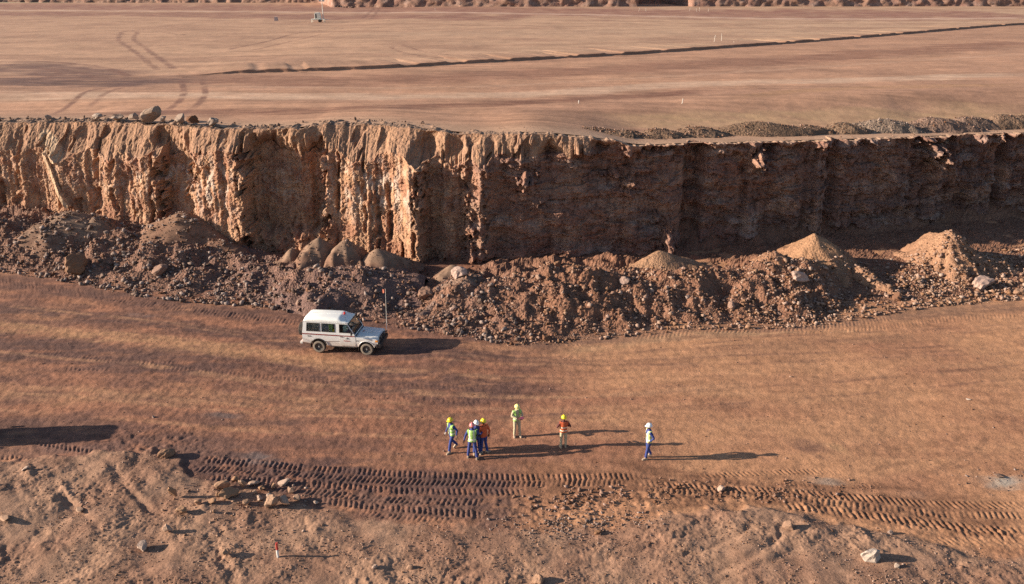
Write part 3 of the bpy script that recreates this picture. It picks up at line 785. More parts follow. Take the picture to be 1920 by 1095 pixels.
# ------------------------------------------------------------------ rubble berm along the foot of the face
# column: y of its front foot, distance and height of its ridge, height at the wall
BERM_KEYS = [(-500, 500, 62.5, 2.1, 2.4), (0, 506, 62.5, 2.0, 2.4), (120, 522, 62.0, 1.9, 2.3), (250, 545, 61.5, 1.9, 2.1), (330, 555, 61.0, 1.9, 1.9), (420, 563, 58.5, 1.0, .6),
             (500, 573, 55.5, 1.0, .1), (560, 585, 52.0, 1.75, .1), (620, 592, 51.5, 1.95, .2), (690, 598, 51.5, 1.75, .2), (735, 604, 52.0, .75, .0), (780, 612, 51.0, .35, .0),
             (810, 618, 50.5, .9, .1), (860, 626, 50.0, 1.7, .2), (920, 634, 50.5, 1.5, .2), (960, 640, 51.0, 1.8, .3), (1030, 637, 50.8, 2.15, .5), (1100, 630, 50.5, 2.1, .5),
             (1160, 626, 51.0, 1.75, .4), (1210, 622, 51.5, 1.55, .3), (1290, 613, 51.5, 1.85, .2), (1350, 612, 52.0, 1.5, .2), (1420, 610, 53.0, 1.9, .3),
             (1480, 608, 53.0, 2.0, .5), (1540, 604, 53.0, 1.5, .6), (1590, 594, 54.5, .4, .2), (1660, 582, 56.0, .35, .2), (1720, 574, 56.0, .5, .2),
             (1780, 566, 56.5, .6, .3), (1850, 561, 57.0, .5, .2), (1920, 556, 58.0, .5, .2), (2400, 530, 61.0, .5, .2)]
_bk = np.array([(unproj(a, b)[0], unproj(a, b)[1], yr, zr, zw) for a, b, yr, zr, zw in BERM_KEYS])
# columns spread with distance: read the keys by bearing
_bb = np.array([k[0] / (k[1] * math.cos(CAM_P) + CAM_H * math.sin(CAM_P)) for k in _bk])
def berm_keys(x, y):
    b = x / (y * math.cos(CAM_P) + (CAM_H - 1) * math.sin(CAM_P))
    return [np.interp(b, _bb, _bk[:, i]) for i in (1, 2, 3, 4)]

def berm_z(x, y, detail=True):
    x = np.asarray(x, float); y = np.asarray(y, float)
    yt, yr, zr, zw = berm_keys(x, y)
    yt = yt + 0.45 * fbm(x / 1.7, y / 5, 3, 221)
    u = (y - yt) / (yr - yt)
    prof = np.where(u < 0, 0.9 * u * 0.35, np.clip(u, 0, 1) ** 0.85)
    back = np.clip((y - yr) / 6.0, 0, 1)
    z = np.where(u <= 1, zr * prof, zr + (zw - zr) * sstep(0, 1, back))
    k = np.clip(u * 3, 0, 1) * np.clip(zr, 0.4, 1.4)
    tal = np.interp(_q_of(x, y), [900, 1010, 1230, 1300, 1400, 1700, 1900], [0, .5, .6, 1.5, 1.6, 1.4, 1.4]) * (1 + 0.25 * fbm(x / 5.0, y * 0, 2, 222))
    z = np.maximum(z, tal * (1 - (crest_y(x) + 0.9 - y) / (1.55 * np.maximum(tal, 0.1))))
    z = z + k * (0.34 * fbm(x / 2.2, y / 2.2, 3, 223) + 0.07 * billow(x / 0.9, y / 1.2, 3, 225))
    gul = np.interp(_q_of(x, y), [0, 520, 580, 720, 780, 940, 1000, 1260, 1340, 1900], [.3, .4, 1, 1, .5, .5, 1, 1, .6, .4])
    z = z - k * gul * 0.15 * np.abs(perlin(x / 0.85 + 0.3 * fbm(x, y / 3, 2, 227), y / 3.4, 229)) * sstep(1.25, 0.9, u)
    if detail:
        d, rid = cells(x / 0.42, y / 0.42, 231)
        d2, rid2 = cells(x / 0.2, y / 0.2, 233)
        z = z + np.clip(u * 4 + 0.3, 0, 1) * (0.10 * np.clip(0.5 - d, 0, 1) * (rid > .55) + 0.08 * np.clip(0.5 - d2, 0, 1) * (rid2 > .35) + 0.03 * fbm(x / .15, y / .15, 2, 235))
    return z - 0.12

def _q_of(x, y):
    return 960 + CAM_F * x / (y * math.cos(CAM_P) + (CAM_H - 1) * math.sin(CAM_P))

def spoil_col(x, y, q):
    c = np.zeros(x.shape + (3,)) + np.array((.22, .118, .080))
    w = np.interp(q, [0, 300, 420, 540, 720, 800, 900, 990, 1200, 1400, 1920], [.2, .2, .6, .9, .7, .1, .5, .1, .0, .0, .0])
    c = mixc(c, (.165, .100, .085), np.clip(w * (0.8 + 0.5 * fbm(x / 2, y / 2, 3, 241)), 0, .95))
    o = np.interp(q, [0, 780, 960, 1040, 1250, 1500, 1920], [0, 0, .5, .9, .8, .8, .8])
    c = mixc(c, (.225, .112, .070), np.clip(o * (0.85 + 0.5 * fbm(x / 1.5, y / 1.5, 3, 243)), 0, .95))
    return c * (1 + 0.22 * fbm(x / 0.4, y / 0.4, 3, 245))[..., None]

def build_berm():
    t = np.linspace(-0.70, 0.70, 820)
    rows_u = np.concatenate([np.linspace(-0.35, 1.2, 110), np.linspace(1.2, 3.2, 40)[1:]])
    ymid = 52.0
    Xg = np.zeros((len(rows_u), len(t))); Yg = Xg.copy()
    for i, u in enumerate(rows_u):
        y = np.full(t.shape, ymid)
        for _ in range(3):
            x = t * (y * math.cos(CAM_P) + (CAM_H - 1) * math.sin(CAM_P))
            yt, yr, zr, zw = berm_keys(x, y)
            y = np.minimum(yt + (yr - yt) * u if u <= 1.2 else yt + (yr - yt) * 1.2 + (u - 1.2) * 8.0, 76)
        Xg[i] = t * (y * math.cos(CAM_P) + (CAM_H - 1) * math.sin(CAM_P)); Yg[i] = y
    Zg = berm_z(Xg, Yg)
    c = spoil_col(Xg, Yg, _q_of(Xg, Yg))
    o = link('rubble_berm', grid_mesh('rubble_berm', Xg, Yg, Zg, c, smooth=False), None, [M_SPOIL])
    tag(o, 'long lumpy brown berm of broken earth along the foot of the cut face', 'spoil berm')

HEAPS = []     # (cx, cy, function giving height)
def heap_fn(cx, cy, zb, h, rx, ry, rot, seed, lump, sharp):
    ca, sa = math.cos(rot), math.sin(rot)
    def f(x, y):
        u = ((x - cx) * ca + (y - cy) * sa) / rx; u = np.where(u > 0, u * (0.86 + 0.3 * math.sin(seed)), u); v = (-(x - cx) * sa + (y - cy) * ca) / ry
        r = np.sqrt(u * u + v * v)
        r = r * (1 + 0.32 * fbm(u * 1.1 + seed, v * 1.1, 3, 251))
        rr = np.sqrt(r * r + sharp * sharp) - sharp
        z = zb + h * (1 - rr / (math.sqrt(1 + sharp * sharp) - sharp))
        n = (lump * 0.6 + (0.25 + 0.5 * lump) * sstep(0.4, 0.9, r)) * (0.12 * billow(x / 1.0, y / 1.0, 3, 253) + 0.16 * np.clip(.5 - cells(x / .4, y / .4, 255)[0], 0, 1) + 0.10 * np.clip(.5 - cells(x / .2, y / .2, 257)[0], 0, 1))
        ang = np.arctan2(v, u)
        n = n + 0.05 * h * np.sin(ang * 9 + 3 * fbm(u * 2, v * 2, 2, 259)) * np.clip(r, 0, 1) * (0.4 + lump)
        return z + n * np.clip(r * 4, 0.25, 1), r
    return f

def heap(name, label, cat, group, px, py, Y, h, rx, ry, mat, c0, c1, rot=0.0, lump=0.0, sharp=0.12, zb=None, n=72, seed=0):
    cx, cy, za = at_depth(px, py, Y)
    if zb is None: zb = za - h
    f = heap_fn(cx, cy, zb, za - zb, rx, ry, rot, seed + 0.37 * px, lump, sharp)
    R_ = max(rx, ry) * 1.25
    g = np.linspace(-R_, R_, n)
    Xg, Yg = np.meshgrid(cx + g, cy + g)
    Zg, r = f(Xg, Yg)
    c = np.zeros(Xg.shape + (3,)) + np.array(c0)
    c = mixc(c, c1, np.clip(sstep(0.25, 0.8, r + 0.3 * fbm(Xg / .8, Yg / .8, 3, 261)), 0, 1))
    c = c * (1 + 0.15 * fbm(Xg / 0.5, Yg / 0.5, 3, 263))[..., None]
    me = grid_mesh(name, Xg - cx, Yg - cy, Zg - zb, c, keep=(r < 1.14))
    o = link(name, me, None, [mat]); o.location = (cx, cy, zb)
    HEAPS.append((cx, cy, R_, f))
    return tag(o, label, cat, group)

def surface_z(x, y):
    """highest of floor, berm and heaps"""
    x = np.asarray(x, float); y = np.asarray(y, float)
    z = np.maximum(floor_z(x, y), berm_z(x, y))
    for cx, cy, r, f in HEAPS:
        m = (np.abs(x - cx) < r) & (np.abs(y - cy) < r)
        if m.any():
            zz, rr = f(x[m], y[m])
            z[m] = np.maximum(z[m], np.where(rr < 1.14, zz, -9))
    return z

build_floor()
build_cliff()
build_plateau()
build_berm()
SIL, SIL2 = (.235, .15, .104), (.195, .11, .075)
FINE = 'smooth cones of fine silt at the foot of the cut face'
RUB = 'tall stony heaps on the berm'
heap('spoil_heap', 'leftmost smooth brown silt cone, cut off by the edge of the picture', 'spoil heap', FINE, -15, 408, 62.6, 2.6, 4.0, 4.2, M_SAND, SIL, SIL2)
heap('spoil_heap', 'broad brown silt cone with rounded grey top below the pale slabs', 'spoil heap', FINE, 128, 397, 62.6, 2.8, 4.8, 5.0, M_SAND, SIL, SIL2, sharp=.2)
heap('spoil_heap', 'smaller silt cone leaning on the right flank of the broad grey-topped cone', 'spoil heap', FINE, 178, 406, 62.2, 2.2, 2.8, 3.4, M_SAND, SIL, SIL2)
heap('spoil_heap', 'wide reddish silt cone under the narrow dark slot in the face', 'spoil heap', FINE, 340, 398, 62.0, 2.9, 5.0, 5.0, M_SAND, (.22, .125, .082), (.20, .108, .072), sharp=.15)
heap('spoil_heap', 'tiny silt cone at the left end of the row of four pointed cones', 'spoil heap', FINE, 546, 466, 57.0, 1.2, 1.3, 1.9, M_SAND, SIL, SIL2, n=56)
heap('spoil_heap', 'tallest pointed silt cone in the row behind the white vehicle', 'spoil heap', FINE, 597, 446, 56.6, 2.0, 2.1, 2.8, M_SAND, SIL, SIL2, n=72)
heap('spoil_heap', 'round-topped silt cone between the two pointed cones behind the vehicle', 'spoil heap', FINE, 647, 450, 56.2, 1.9, 1.9, 2.6, M_SAND, SIL, SIL2, sharp=.22, n=72)
heap('spoil_heap', 'pointed silt cone at the right end of the row beside the dark hollow', 'spoil heap', FINE, 706, 467, 55.4, 1.8, 2.1, 2.6, M_SAND, SIL, SIL2, n=72)
heap('spoil_heap', 'low silt mound with a pale boulder at its foot right of the dark hollow', 'spoil heap', FINE, 848, 497, 55.0, 1.3, 2.0, 2.2, M_SAND, SIL, SIL2, n=64)
heap('spoil_heap', 'greyish gravel-strewn mound with scattered stones right of the flag pole', 'spoil heap', RUB, 872, 518, 50.6, 2.0, 3.4, 4.2, M_SPOIL, (.24, .15, .11), (.21, .135, .11), lump=.8)
heap('spoil_heap', 'sharp-ridged orange gravel cone below the sunlit knob on the dark face', 'spoil heap', RUB, 1236, 470, 55.6, 2.2, 3.4, 2.8, M_SPOIL, (.31, .18, .11), (.28, .155, .095), lump=.35, sharp=.06)
heap('spoil_heap', 'tall pointed stony heap above the slanting pale block', 'spoil heap', RUB, 1527, 437, 56.8, 3.1, 3.0, 4.4, M_SPOIL, (.32, .18, .105), (.28, .15, .09), lump=.5, sharp=.02)
heap('spoil_heap', 'rounded orange rubble hump just left of the tallest stony heap', 'spoil heap', RUB, 1450, 474, 54.0, 2.4, 3.3, 3.2, M_SPOIL, (.31, .165, .10), (.28, .145, .09), lump=.9, sharp=.3)
heap('spoil_heap', 'long stony ridge slanting down to the right of the tallest heap', 'spoil heap', RUB, 1612, 500, 54.6, 2.3, 1.7, 5.6, M_SPOIL, (.31, .175, .11), (.28, .15, .09), rot=R(33), lump=.7, sharp=.1)
heap('spoil_heap', 'tall blocky rubble heap nearest the right edge of the picture', 'spoil heap', RUB, 1782, 432, 57.6, 3.1, 2.9, 5.0, M_SPOIL, (.32, .18, .11), (.29, .16, .10), lump=1.1, sharp=.05)
heap('spoil_heap', 'smooth gravel slope running down to the right edge of the berm', 'spoil heap', RUB, 1815, 474, 57.0, 2.2, 5.0, 4.4, M_SPOIL, (.31, .18, .115), (.28, .155, .10), lump=.45, sharp=.1)
heap('spoil_heap', 'dark lumpy heap in the middle of the berm left of the orange gravel cone', 'spoil heap', RUB, 1075, 500, 51.6, 2.3, 3.6, 4.4, M_SPOIL, (.235, .12, .074), (.21, .105, .068), lump=.8, sharp=.15)
heap('spoil_heap', 'purplish lumpy bank below the row of silt cones', 'spoil heap', RUB, 640, 503, 52.0, 2.1, 4.6, 4.0, M_SPOIL, (.185, .11, .09), (.165, .10, .085), lump=1.0, sharp=.4)
# dark gravel dumped in a row on the shelf above the face
for px, py, w, h, lab, col0 in [
        (1165, 244, 1.6, .7, 'third gravel dump from the left end of the row on the shelf', (.185, .115, .076)),
        (1045, 239, 1.7, .6, 'low dump at the very left end where the shelf row begins', (.19, .12, .08)),
        (1098, 239, 1.7, .6, 'second low dump from the left end of the shelf row', (.19, .12, .08)),
        (1232, 241, 1.7, 1.0, 'fourth gravel dump from the left end of the shelf row', (.185, .115, .076)),
        (1305, 238, 1.9, 1.1, 'brownish gravel dump left of the largest dark dump', (.205, .128, .085)),
        (1418, 228, 3.3, 1.5, 'largest dark gravel dump on the shelf', (.195, .122, .08)),
        (1512, 234, 1.9, 1.2, 'small dark gravel dump right beside the largest dump', (.185, .115, .076)),
        (1580, 229, 1.8, 1.3, 'brown gravel dump left of the grey stony one', (.21, .135, .09)),
        (1655, 223, 2.6, 1.4, 'light grey stony dump in the row on the shelf', (.25, .18, .135)),
        (1745, 220, 2.0, 1.3, 'smooth reddish brown dump right of the grey stony one', (.22, .14, .105)),
        (1812, 219, 1.9, 1.3, 'dark brown dump with a sharp shaded side on the shelf', (.21, .135, .10)),
        (1878, 214, 2.0, 1.4, 'second gravel dump from the right edge on the shelf', (.215, .135, .09)),
        (1935, 210, 2.0, 1.4, 'gravel dump cut off by the right edge of the picture', (.215, .135, .09))]:
    yy = np.interp(px, CREST[:, 3], CREST[:, 1]) + 4.6
    heap('gravel_dump', lab, 'gravel heap', 'gravel dumped in a row on the shelf above the face', px, py, yy, h + .15, w * 1.75, 2.1, M_GRAVEL, col0, tuple(k * 0.9 for k in col0), lump=.6, sharp=.45, n=60)
# ------------------------------------------------------------------ stones
def rock_mesh(name, seed, sub=2, rough=0.22, cuts=7, flat=(1, 1, 1)):
    """an angular block: a ball cut by random planes, then roughened"""
    rnd = random.Random(seed)
    bm = bmesh.new()
    bmesh.ops.create_icosphere(bm, subdivisions=sub, radius=1.0)
    for _ in range(cuts):
        n = Vector((rnd.gauss(0, 1), rnd.gauss(0, 1), rnd.gauss(0, 0.8))).normalized()
        k = rnd.uniform(0.45, 0.85)
        for v in bm.verts:
            d = v.co.dot(n)
            if d > k: v.co -= n * (d - k) * 0.97
    P = np.array([v.co for v in bm.verts])
    nz = fbm(P[:, 0] * 2 + seed, P[:, 1] * 2 + P[:, 2] * 1.7, 3, 300 + seed % 40)
    for v, k in zip(bm.verts, nz):
        v.co *= 1 + rough * k
        v.co = Vector((v.co.x * flat[0], v.co.y * flat[1], v.co.z * flat[2]))
    me = bpy.data.meshes.new(name)
    bm.to_mesh(me); bm.free()
    return me

def hull_points(seed, n=9):
    rnd = random.Random(seed)
    bm = bmesh.new()
    for _ in range(n):
        v = Vector((rnd.gauss(0, 1), rnd.gauss(0, 1), rnd.gauss(0, 1))).normalized()
        bm.verts.new(v * rnd.uniform(0.75, 1.0))
    r = bmesh.ops.convex_hull(bm, input=bm.verts)
    bmesh.ops.delete(bm, geom=[v for v in bm.verts if not v.link_faces], context='VERTS')
    bm.verts.index_update()
    P = np.array([v.co for v in bm.verts]); T = np.array([[v.index for v in f.verts] for f in bm.faces])
    bm.free()
    return P, T
HULLS = [hull_points(900 + k, 8 + k % 3) for k in range(14)]

M_ROCK_BROWN = rock_material('brown_stone', (.22, .118, .077), .4)
M_ROCK_TAN = rock_material('tan_stone', (.29, .168, .108), .3)
M_CLUSTER = rock_material('sandy_stone', (.35, .215, .142), .2)
M_RIM_ROCK = rock_material('grey_brown_stone', (.30, .215, .165), .15)
M_ROCK_GREY = rock_material('grey_stone', (.20, .135, .108), .5)
M_ROCK_PALE = rock_material('pale_stone', (.38, .30, .245), .12)
M_ROCK_PINK = rock_material('pinkish_stone', (.38, .255, .205), .15)
M_ROCK_DARK = rock_material('dark_stone', (.14, .088, .066), .35)

def stones_object(name, label, cat, x, y, z, size, mat, seed, sink=0.25):
    """thousands of loose stones nobody could count, joined into one object"""
    r = np.random.RandomState(seed)
    V, F = [], []; o = 0
    n = len(x)
    which = r.randint(0, len(HULLS), n)
    for k in range(len(HULLS)):
        P, T = HULLS[k]
        i = np.where(which == k)[0]
        if not len(i): continue
        a = r.rand(len(i)) * 6.283; ca, sa = np.cos(a), np.sin(a)
        sc = size[i, None] * r.uniform(0.65, 1.25, (len(i), 3)) * 0.5; sc[:, 2] *= 0.8
        px = P[None, :, 0] * sc[:, 0, None]; py = P[None, :, 1] * sc[:, 1, None]; pz = P[None, :, 2] * sc[:, 2, None]
        til = r.uniform(-0.6, 0.6, len(i))[:, None]
        px, pz = px * np.cos(til) - pz * np.sin(til), px * np.sin(til) + pz * np.cos(til)
        vx = px * ca[:, None] - py * sa[:, None] + x[i, None]
        vy = px * sa[:, None] + py * ca[:, None] + y[i, None]
        vz = pz + z[i, None] + size[i, None] * (0.4 - sink)
        V.append(np.stack([vx, vy, vz], -1).reshape(-1, 3))
        F.append((T[None] + (np.arange(len(i)) * len(P))[:, None, None] + o).reshape(-1, 3))
        o += len(i) * len(P)
    V = np.concatenate(V).astype(np.float32); F = np.concatenate(F).astype(np.int32)
    me = bpy.data.meshes.new(name)
    me.vertices.add(len(V)); me.vertices.foreach_set('co', V.ravel())
    me.loops.add(F.size); me.loops.foreach_set('vertex_index', F.ravel())
    me.polygons.add(len(F)); me.polygons.foreach_set('loop_start', np.arange(0, F.size, 3, dtype=np.int32))
    me.update(calc_edges=True)
    ob = link(name, me, None, [mat])
    return tag(ob, label, cat, kind='stuff')

def scatter_px(n, seed, poly_q, dens, y0, y1):
    """n random spots between two lines given by photograph column (dens: keys for how thickly)"""
    r = np.random.RandomState(seed)
    q = np.interp(r.rand(n), np.concatenate([[0], np.cumsum((np.array(dens)[1:] + np.array(dens)[:-1]) / 2 * np.diff(poly_q))]) / np.sum((np.array(dens)[1:] + np.array(dens)[:-1]) / 2 * np.diff(poly_q)), poly_q)
    t = r.rand(n)
    return q, t, r

def stones_on_berm(n, seed, mat, label, smin, smax, dq, dens, tlo=-0.12, thi=1.25, tp=1.0):
    q, t, r = scatter_px(n, seed, dq, dens, 0, 0)
    b = (q - 960) / CAM_F
    yt = np.interp(b, _bb, _bk[:, 1]); yr = np.interp(b, _bb, _bk[:, 2])
    y = yt + (yr - yt) * (tlo + (thi - tlo) * t ** tp)
    x = b * (y * math.cos(CAM_P) + (CAM_H - 1) * math.sin(CAM_P))
    m = y < crest_y(x) - 2.6
    x, y = x[m], y[m]
    # stones gather in clusters and roll to the foot
    dn = fbm(x / 1.6, y / 1.6, 3, seed % 50 + 310)
    keep = r.rand(len(x)) < np.clip(0.55 + 0.9 * dn, 0.08, 1)
    x, y = x[keep], y[keep]
    s = smin * (smax / smin) ** (r.rand(len(x)) ** 3.4)
    stones_object('rubble_stones', label, 'stones', x, y, surface_z(x, y), s, mat, seed)

stones_on_berm(26000, 11, M_ROCK_BROWN, 'brown stones strewn over the whole berm', .06, .42, [-60, 300, 450, 700, 800, 1000, 1300, 1500, 1980], [.7, 1, .7, .45, .7, 1, 1, 1, 1])
stones_on_berm(9000, 12, M_ROCK_GREY, 'greyish broken stones on the left half of the berm', .08, .60, [-60, 80, 200, 430, 520, 720, 800, 940, 1000], [.4, 1, 1.6, 1.6, .5, .25, .5, .8, .1], tp=1.3)
stones_on_berm(9000, 13, M_ROCK_TAN, 'tan stones on the right half of the berm', .07, .55, [880, 1000, 1300, 1420, 1600, 1700, 1830, 1980], [.3, .6, .8, 1, .9, 1, 1.4, 1], thi=1.5)
stones_on_berm(3200, 14, M_ROCK_DARK, 'dark stones along the foot of the berm', .07, .26, [-60, 400, 900, 1300, 1980], [1, 1, .7, .7, .6], thi=.6)

stones_on_berm(2600, 15, M_ROCK_TAN, 'big tan blocks strewn on the heaps at the right end of the berm', .16, .55, [1380, 1480, 1560, 1600, 1690, 1720, 1800, 1900], [.3, .8, .8, .1, .1, 1.6, 1.6, .6], thi=1.2)

def stones_round_cones(seed):
    r = np.random.RandomState(seed); xs, ys = [], []
    for cx, cy, rr, f in HEAPS[:9]:
        n = int(70 * rr); a = r.rand(n) * 6.283; q = rr * (0.42 + 0.45 * r.rand(n) ** 0.6)
        xs.append(cx + q * np.cos(a)); ys.append(cy + q * np.sin(a))
    x, y = np.concatenate(xs), np.concatenate(ys); m = y < crest_y(x) - 2.4; x, y = x[m], y[m]
    stones_object('rubble_stones', 'stones rolled to the foot of the silt cones', 'stones', x, y, surface_z(x, y), .06 * (5.0 ** (r.rand(len(x)) ** 2.4)), M_ROCK_BROWN, seed)
stones_round_cones(16)

def stones_on_floor(n, seed, mat, label, smin, smax, region, keepf=None, pw=3.0):
    r = np.random.RandomState(seed)
    px = r.uniform(region[0], region[2], n * 2); py = r.uniform(region[1], region[3], n * 2)
    W = np.array([unproj(a, b) for a, b in zip(px, py)]); x, y = W[:, 0], W[:, 1]
    w = keepf(x, y, px, py) if keepf is not None else np.ones(len(x))
    k = r.rand(len(x)) < w
    x, y = x[k][:n], y[k][:n]
    s = smin * (smax / smin) ** (r.rand(len(x)) ** pw)
    stones_object('loose_stones', label, 'stones', x, y, floor_z(x, y), s, mat, seed, 0.3)

def on_bank(x, y, px, py):
    return sstep(-0.3, 0.6, bank_depth(x, y)) * np.clip(0.45 + 0.9 * fbm(x / 2.0, y / 2.0, 3, 331), 0.06, 1)
stones_on_floor(13000, 21, M_ROCK_BROWN, 'small brown stones scattered over the near bank', .03, .11, (-40, 840, 1960, 1150), on_bank)
stones_on_floor(6000, 22, M_ROCK_TAN, 'small tan stones scattered over the near bank', .03, .13, (-40, 840, 1960, 1150), on_bank)
def patch(cx, cy, rx, ry):
    return lambda x, y, px, py: np.exp(-(((px - cx) / rx) ** 2 + ((py - cy) / ry) ** 2)) * np.clip(0.6 + fbm(x / 1.2, y / 1.2, 2, 333), 0.05, 1)
stones_on_floor(1500, 23, M_ROCK_GREY, 'patch of grey gravel in the middle of the near bank', .06, .20, (900, 950, 1260, 1020), patch(1080, 982, 120, 22), 2.0)
stones_on_floor(700, 24, M_ROCK_BROWN, 'patch of brown rubble between the wheel tracks', .08, .30, (960, 910, 1260, 965), patch(1120, 938, 110, 16), 2.0)
stones_on_floor(900, 25, M_ROCK_BROWN, 'clods churned up along the right-hand wheel tracks', .06, .24, (1200, 890, 1700, 960), patch(1420, 922, 190, 20), 2.0)
stones_on_floor(420, 26, M_ROCK_TAN, 'pebbles and clods round the rock cluster', .06, .24, (300, 890, 640, 1040), patch(470, 955, 130, 50), 2.0)
stones_on_floor(1200, 27, M_ROCK_BROWN, 'stray pebbles on the hard pit floor', .04, .13, (-40, 600, 1960, 880), lambda x, y, px, py: 0.5 + 0 * x)
stones_on_floor(260, 28, M_ROCK_GREY, 'grey stones on the pale patch by the right edge', .05, .18, (1780, 860, 1960, 930), patch(1880, 900, 60, 16), 2.0)
def crest_stones(n, seed, mat, label, q0, q1, smin, smax):
    r = np.random.RandomState(seed)
    x = r.uniform(np.interp(q0, CREST[:, 3], CREST[:, 0]), np.interp(q1, CREST[:, 3], CREST[:, 0]), n)
    y = crest_y(x) + 0.2 + 2.8 * r.rand(n) ** 1.5
    z = np.maximum(plateau_z(x, y), crest_z(x) - 0.05)
    s = smin * (smax / smin) ** (r.rand(n) ** 3)
    stones_object('crest_stones', label, 'stones', x, y, z, s, mat, seed)
crest_stones(420, 31, M_ROCK_DARK, 'dark stones along the left crest of the face', -40, 820, .06, .45)
crest_stones(350, 32, M_ROCK_BROWN, 'brown stones on the shelf at the right crest', 820, 1980, .05, .2)
def dump_stones(seed, mat, label, k0, k1, n):
    r = np.random.RandomState(seed); xs, ys = [], []
    for cx, cy, rr, f in HEAPS[-13:][k0:k1]:
        xs.append(cx + r.normal(0, 0.45, n) * rr); ys.append(cy - 0.35 + r.normal(0, 0.4, n) * 1.9)
    x, y = np.concatenate(xs), np.concatenate(ys)
    z = np.full(len(x), -99.0)
    for cx, cy, rr, f in HEAPS[-13:]:
        zz, q = f(x, y); z = np.maximum(z, np.where(q < 1.1, zz, -99))
    m = z > 0
    s = .07 * (4.0 ** (r.rand(m.sum()) ** 2.2))
    stones_object('dump_stones', label, 'stones', x[m], y[m], z[m], s, mat, seed)
dump_stones(33, M_ROCK_BROWN, 'brown gravel on the left dumps of the shelf row', 0, 8, 170)
dump_stones(34, M_ROCK_GREY, 'light grey gravel on the stony dump of the shelf row', 8, 9, 420)
dump_stones(35, M_ROCK_BROWN, 'brown gravel on the right dumps of the shelf row', 9, 13, 130)

# ------------------------------------------------------------------ single rocks
ROCKS = [rock_mesh('rock_shape', 500 + k, 3 if k < 6 else 2, .18, 9 + k % 4, (1, .85, .75)) for k in range(14)]
_rr = random.Random(77)
def rock(px, py, size, mat, label, group=None, k=None, stretch=(1, 1, 1), Y=None, z=None, tilt=0.35, sink=0.3, rz=None):
    if Y is None:
        x, y = unproj(px, py, 0.0)
        for _ in range(12):                                   # walk along the sight line onto the surface
            zz = float(surface_z(np.array([x]), np.array([y]))[0])
            x2, y2 = unproj(px, py, zz)
            x, y = 0.5 * (x + x2), 0.5 * (y + y2)
        z = float(surface_z(np.array([x]), np.array([y]))[0])
    else:
        x, y, zz = at_depth(px, py, Y)
        z = zz if z is None else z
    me = ROCKS[_rr.randrange(len(ROCKS)) if k is None else k]
    key = me.name + mat.name
    if key not in _rock_cache:
        m2 = me.copy(); m2.name = 'rock'; m2.materials.append(mat); _rock_cache[key] = m2
    o = bpy.data.objects.new('rock' if size < 0.9 else 'boulder', _rock_cache[key])
    COL.objects.link(o)
    s = size / 2
    o.scale = (s * stretch[0], s * stretch[1], s * stretch[2])
    o.rotation_euler = (_rr.uniform(-tilt, tilt), _rr.uniform(-tilt, tilt), _rr.uniform(0, 6.28) if rz is None else rz)
    o.location = (x, y, z + s * stretch[2] * 0.75 * (1 - 2 * sink))
    return tag(o, label, 'rock' if size < 0.9 else 'boulder', group)
_rock_cache = {}
B = 'big boulders lying on the berm'
rock(145, 508, 2.0, M_ROCK_TAN, 'big tan boulder on the rubble near the left edge, with a long dark shadow', B, 0, sink=.1)
rock(300, 512, 1.5, M_ROCK_BROWN, 'brown flat-topped boulder in the grey rubble right of the white stones', B, 1)
rock(282, 496, .7, M_ROCK_DARK, 'dark block just above the brown flat-topped boulder', B, 6)
rock(170, 522, .55, M_ROCK_BROWN, 'small upright block just right of the big tan boulder', B, 7)
rock(62, 508, .6, M_ROCK_BROWN, 'flat brown slab left of the big tan boulder', B, 8, (1.4, 1, .6))
rock(232, 475, .48, M_ROCK_PALE, 'topmost white stone of the cluster on the left rubble', 'white stones on the left rubble', 9)
rock(216, 486, .42, M_ROCK_PALE, 'left one of the two middle white stones on the left rubble', 'white stones on the left rubble', 10)
rock(234, 483, .40, M_ROCK_PALE, 'right one of the two middle white stones on the left rubble', 'white stones on the left rubble', 11)
rock(220, 499, .50, M_ROCK_PALE, 'lowest white stone of the cluster on the left rubble', 'white stones on the left rubble', 12)
rock(247, 451, .26, M_ROCK_PALE, 'small pale stone alone above the white cluster', None, 13)
rock(797, 560, 1.4, M_ROCK_BROWN, 'brown cracked boulder in the dark hollow right of the flag pole', B, 2, sink=.2)
rock(820, 545, .6, M_ROCK_BROWN, 'smaller block behind the cracked boulder in the hollow', B, 6)
rock(860, 524, 1.3, M_ROCK_PINK, 'pinkish pale boulder on top of the gravel mound', B, 3, sink=.25)
rock(850, 581, .6, M_ROCK_PINK, 'pale block low on the gravel mound with a dark hole beside it', B, 9)
rock(900, 566, .45, M_ROCK_GREY, 'grey block on the right flank of the gravel mound', B, 10)
rock(905, 514, .55, M_ROCK_TAN, 'tan block on the berm right of the pinkish boulder', B, 11)
rock(1045, 498, .9, M_ROCK_TAN, 'tan boulder on top of the berm in mid picture', B, 4)
rock(1010, 522, .55, M_ROCK_TAN, 'tan block left below the mid-picture boulder', B, 12)
rock(1172, 530, .9, M_ROCK_BROWN, 'rounded brown boulder in the shade of the central heap', B, 5)
rock(1500, 526, 1.9, M_ROCK_PINK, 'slanting pale block below the tallest stony heap', B, 1, (1.25, .55, .55), rz=R(25), sink=.15)
rock(1838, 538, 1.9, M_ROCK_PINK, 'broad pinkish block on the right-hand rubble heap', B, 2, (1.1, .8, .8))
rock(1908, 552, .95, M_ROCK_TAN, 'tan boulder at the foot of the slope by the right edge', B, 4)
rock(1680, 560, .9, M_ROCK_BROWN, 'brown boulder at the foot of the slanting ridge', B, 0)
rock(1630, 526, .5, M_ROCK_TAN, 'tan stone on the crest of the slanting ridge', B, 8)
rock(1725, 570, .55, M_ROCK_TAN, 'tan stone between slanting ridge and blocky heap', B, 13)
rock(1370, 575, .7, M_ROCK_BROWN, 'brown block in the orange rubble left of the slanting pale block', B, 3)
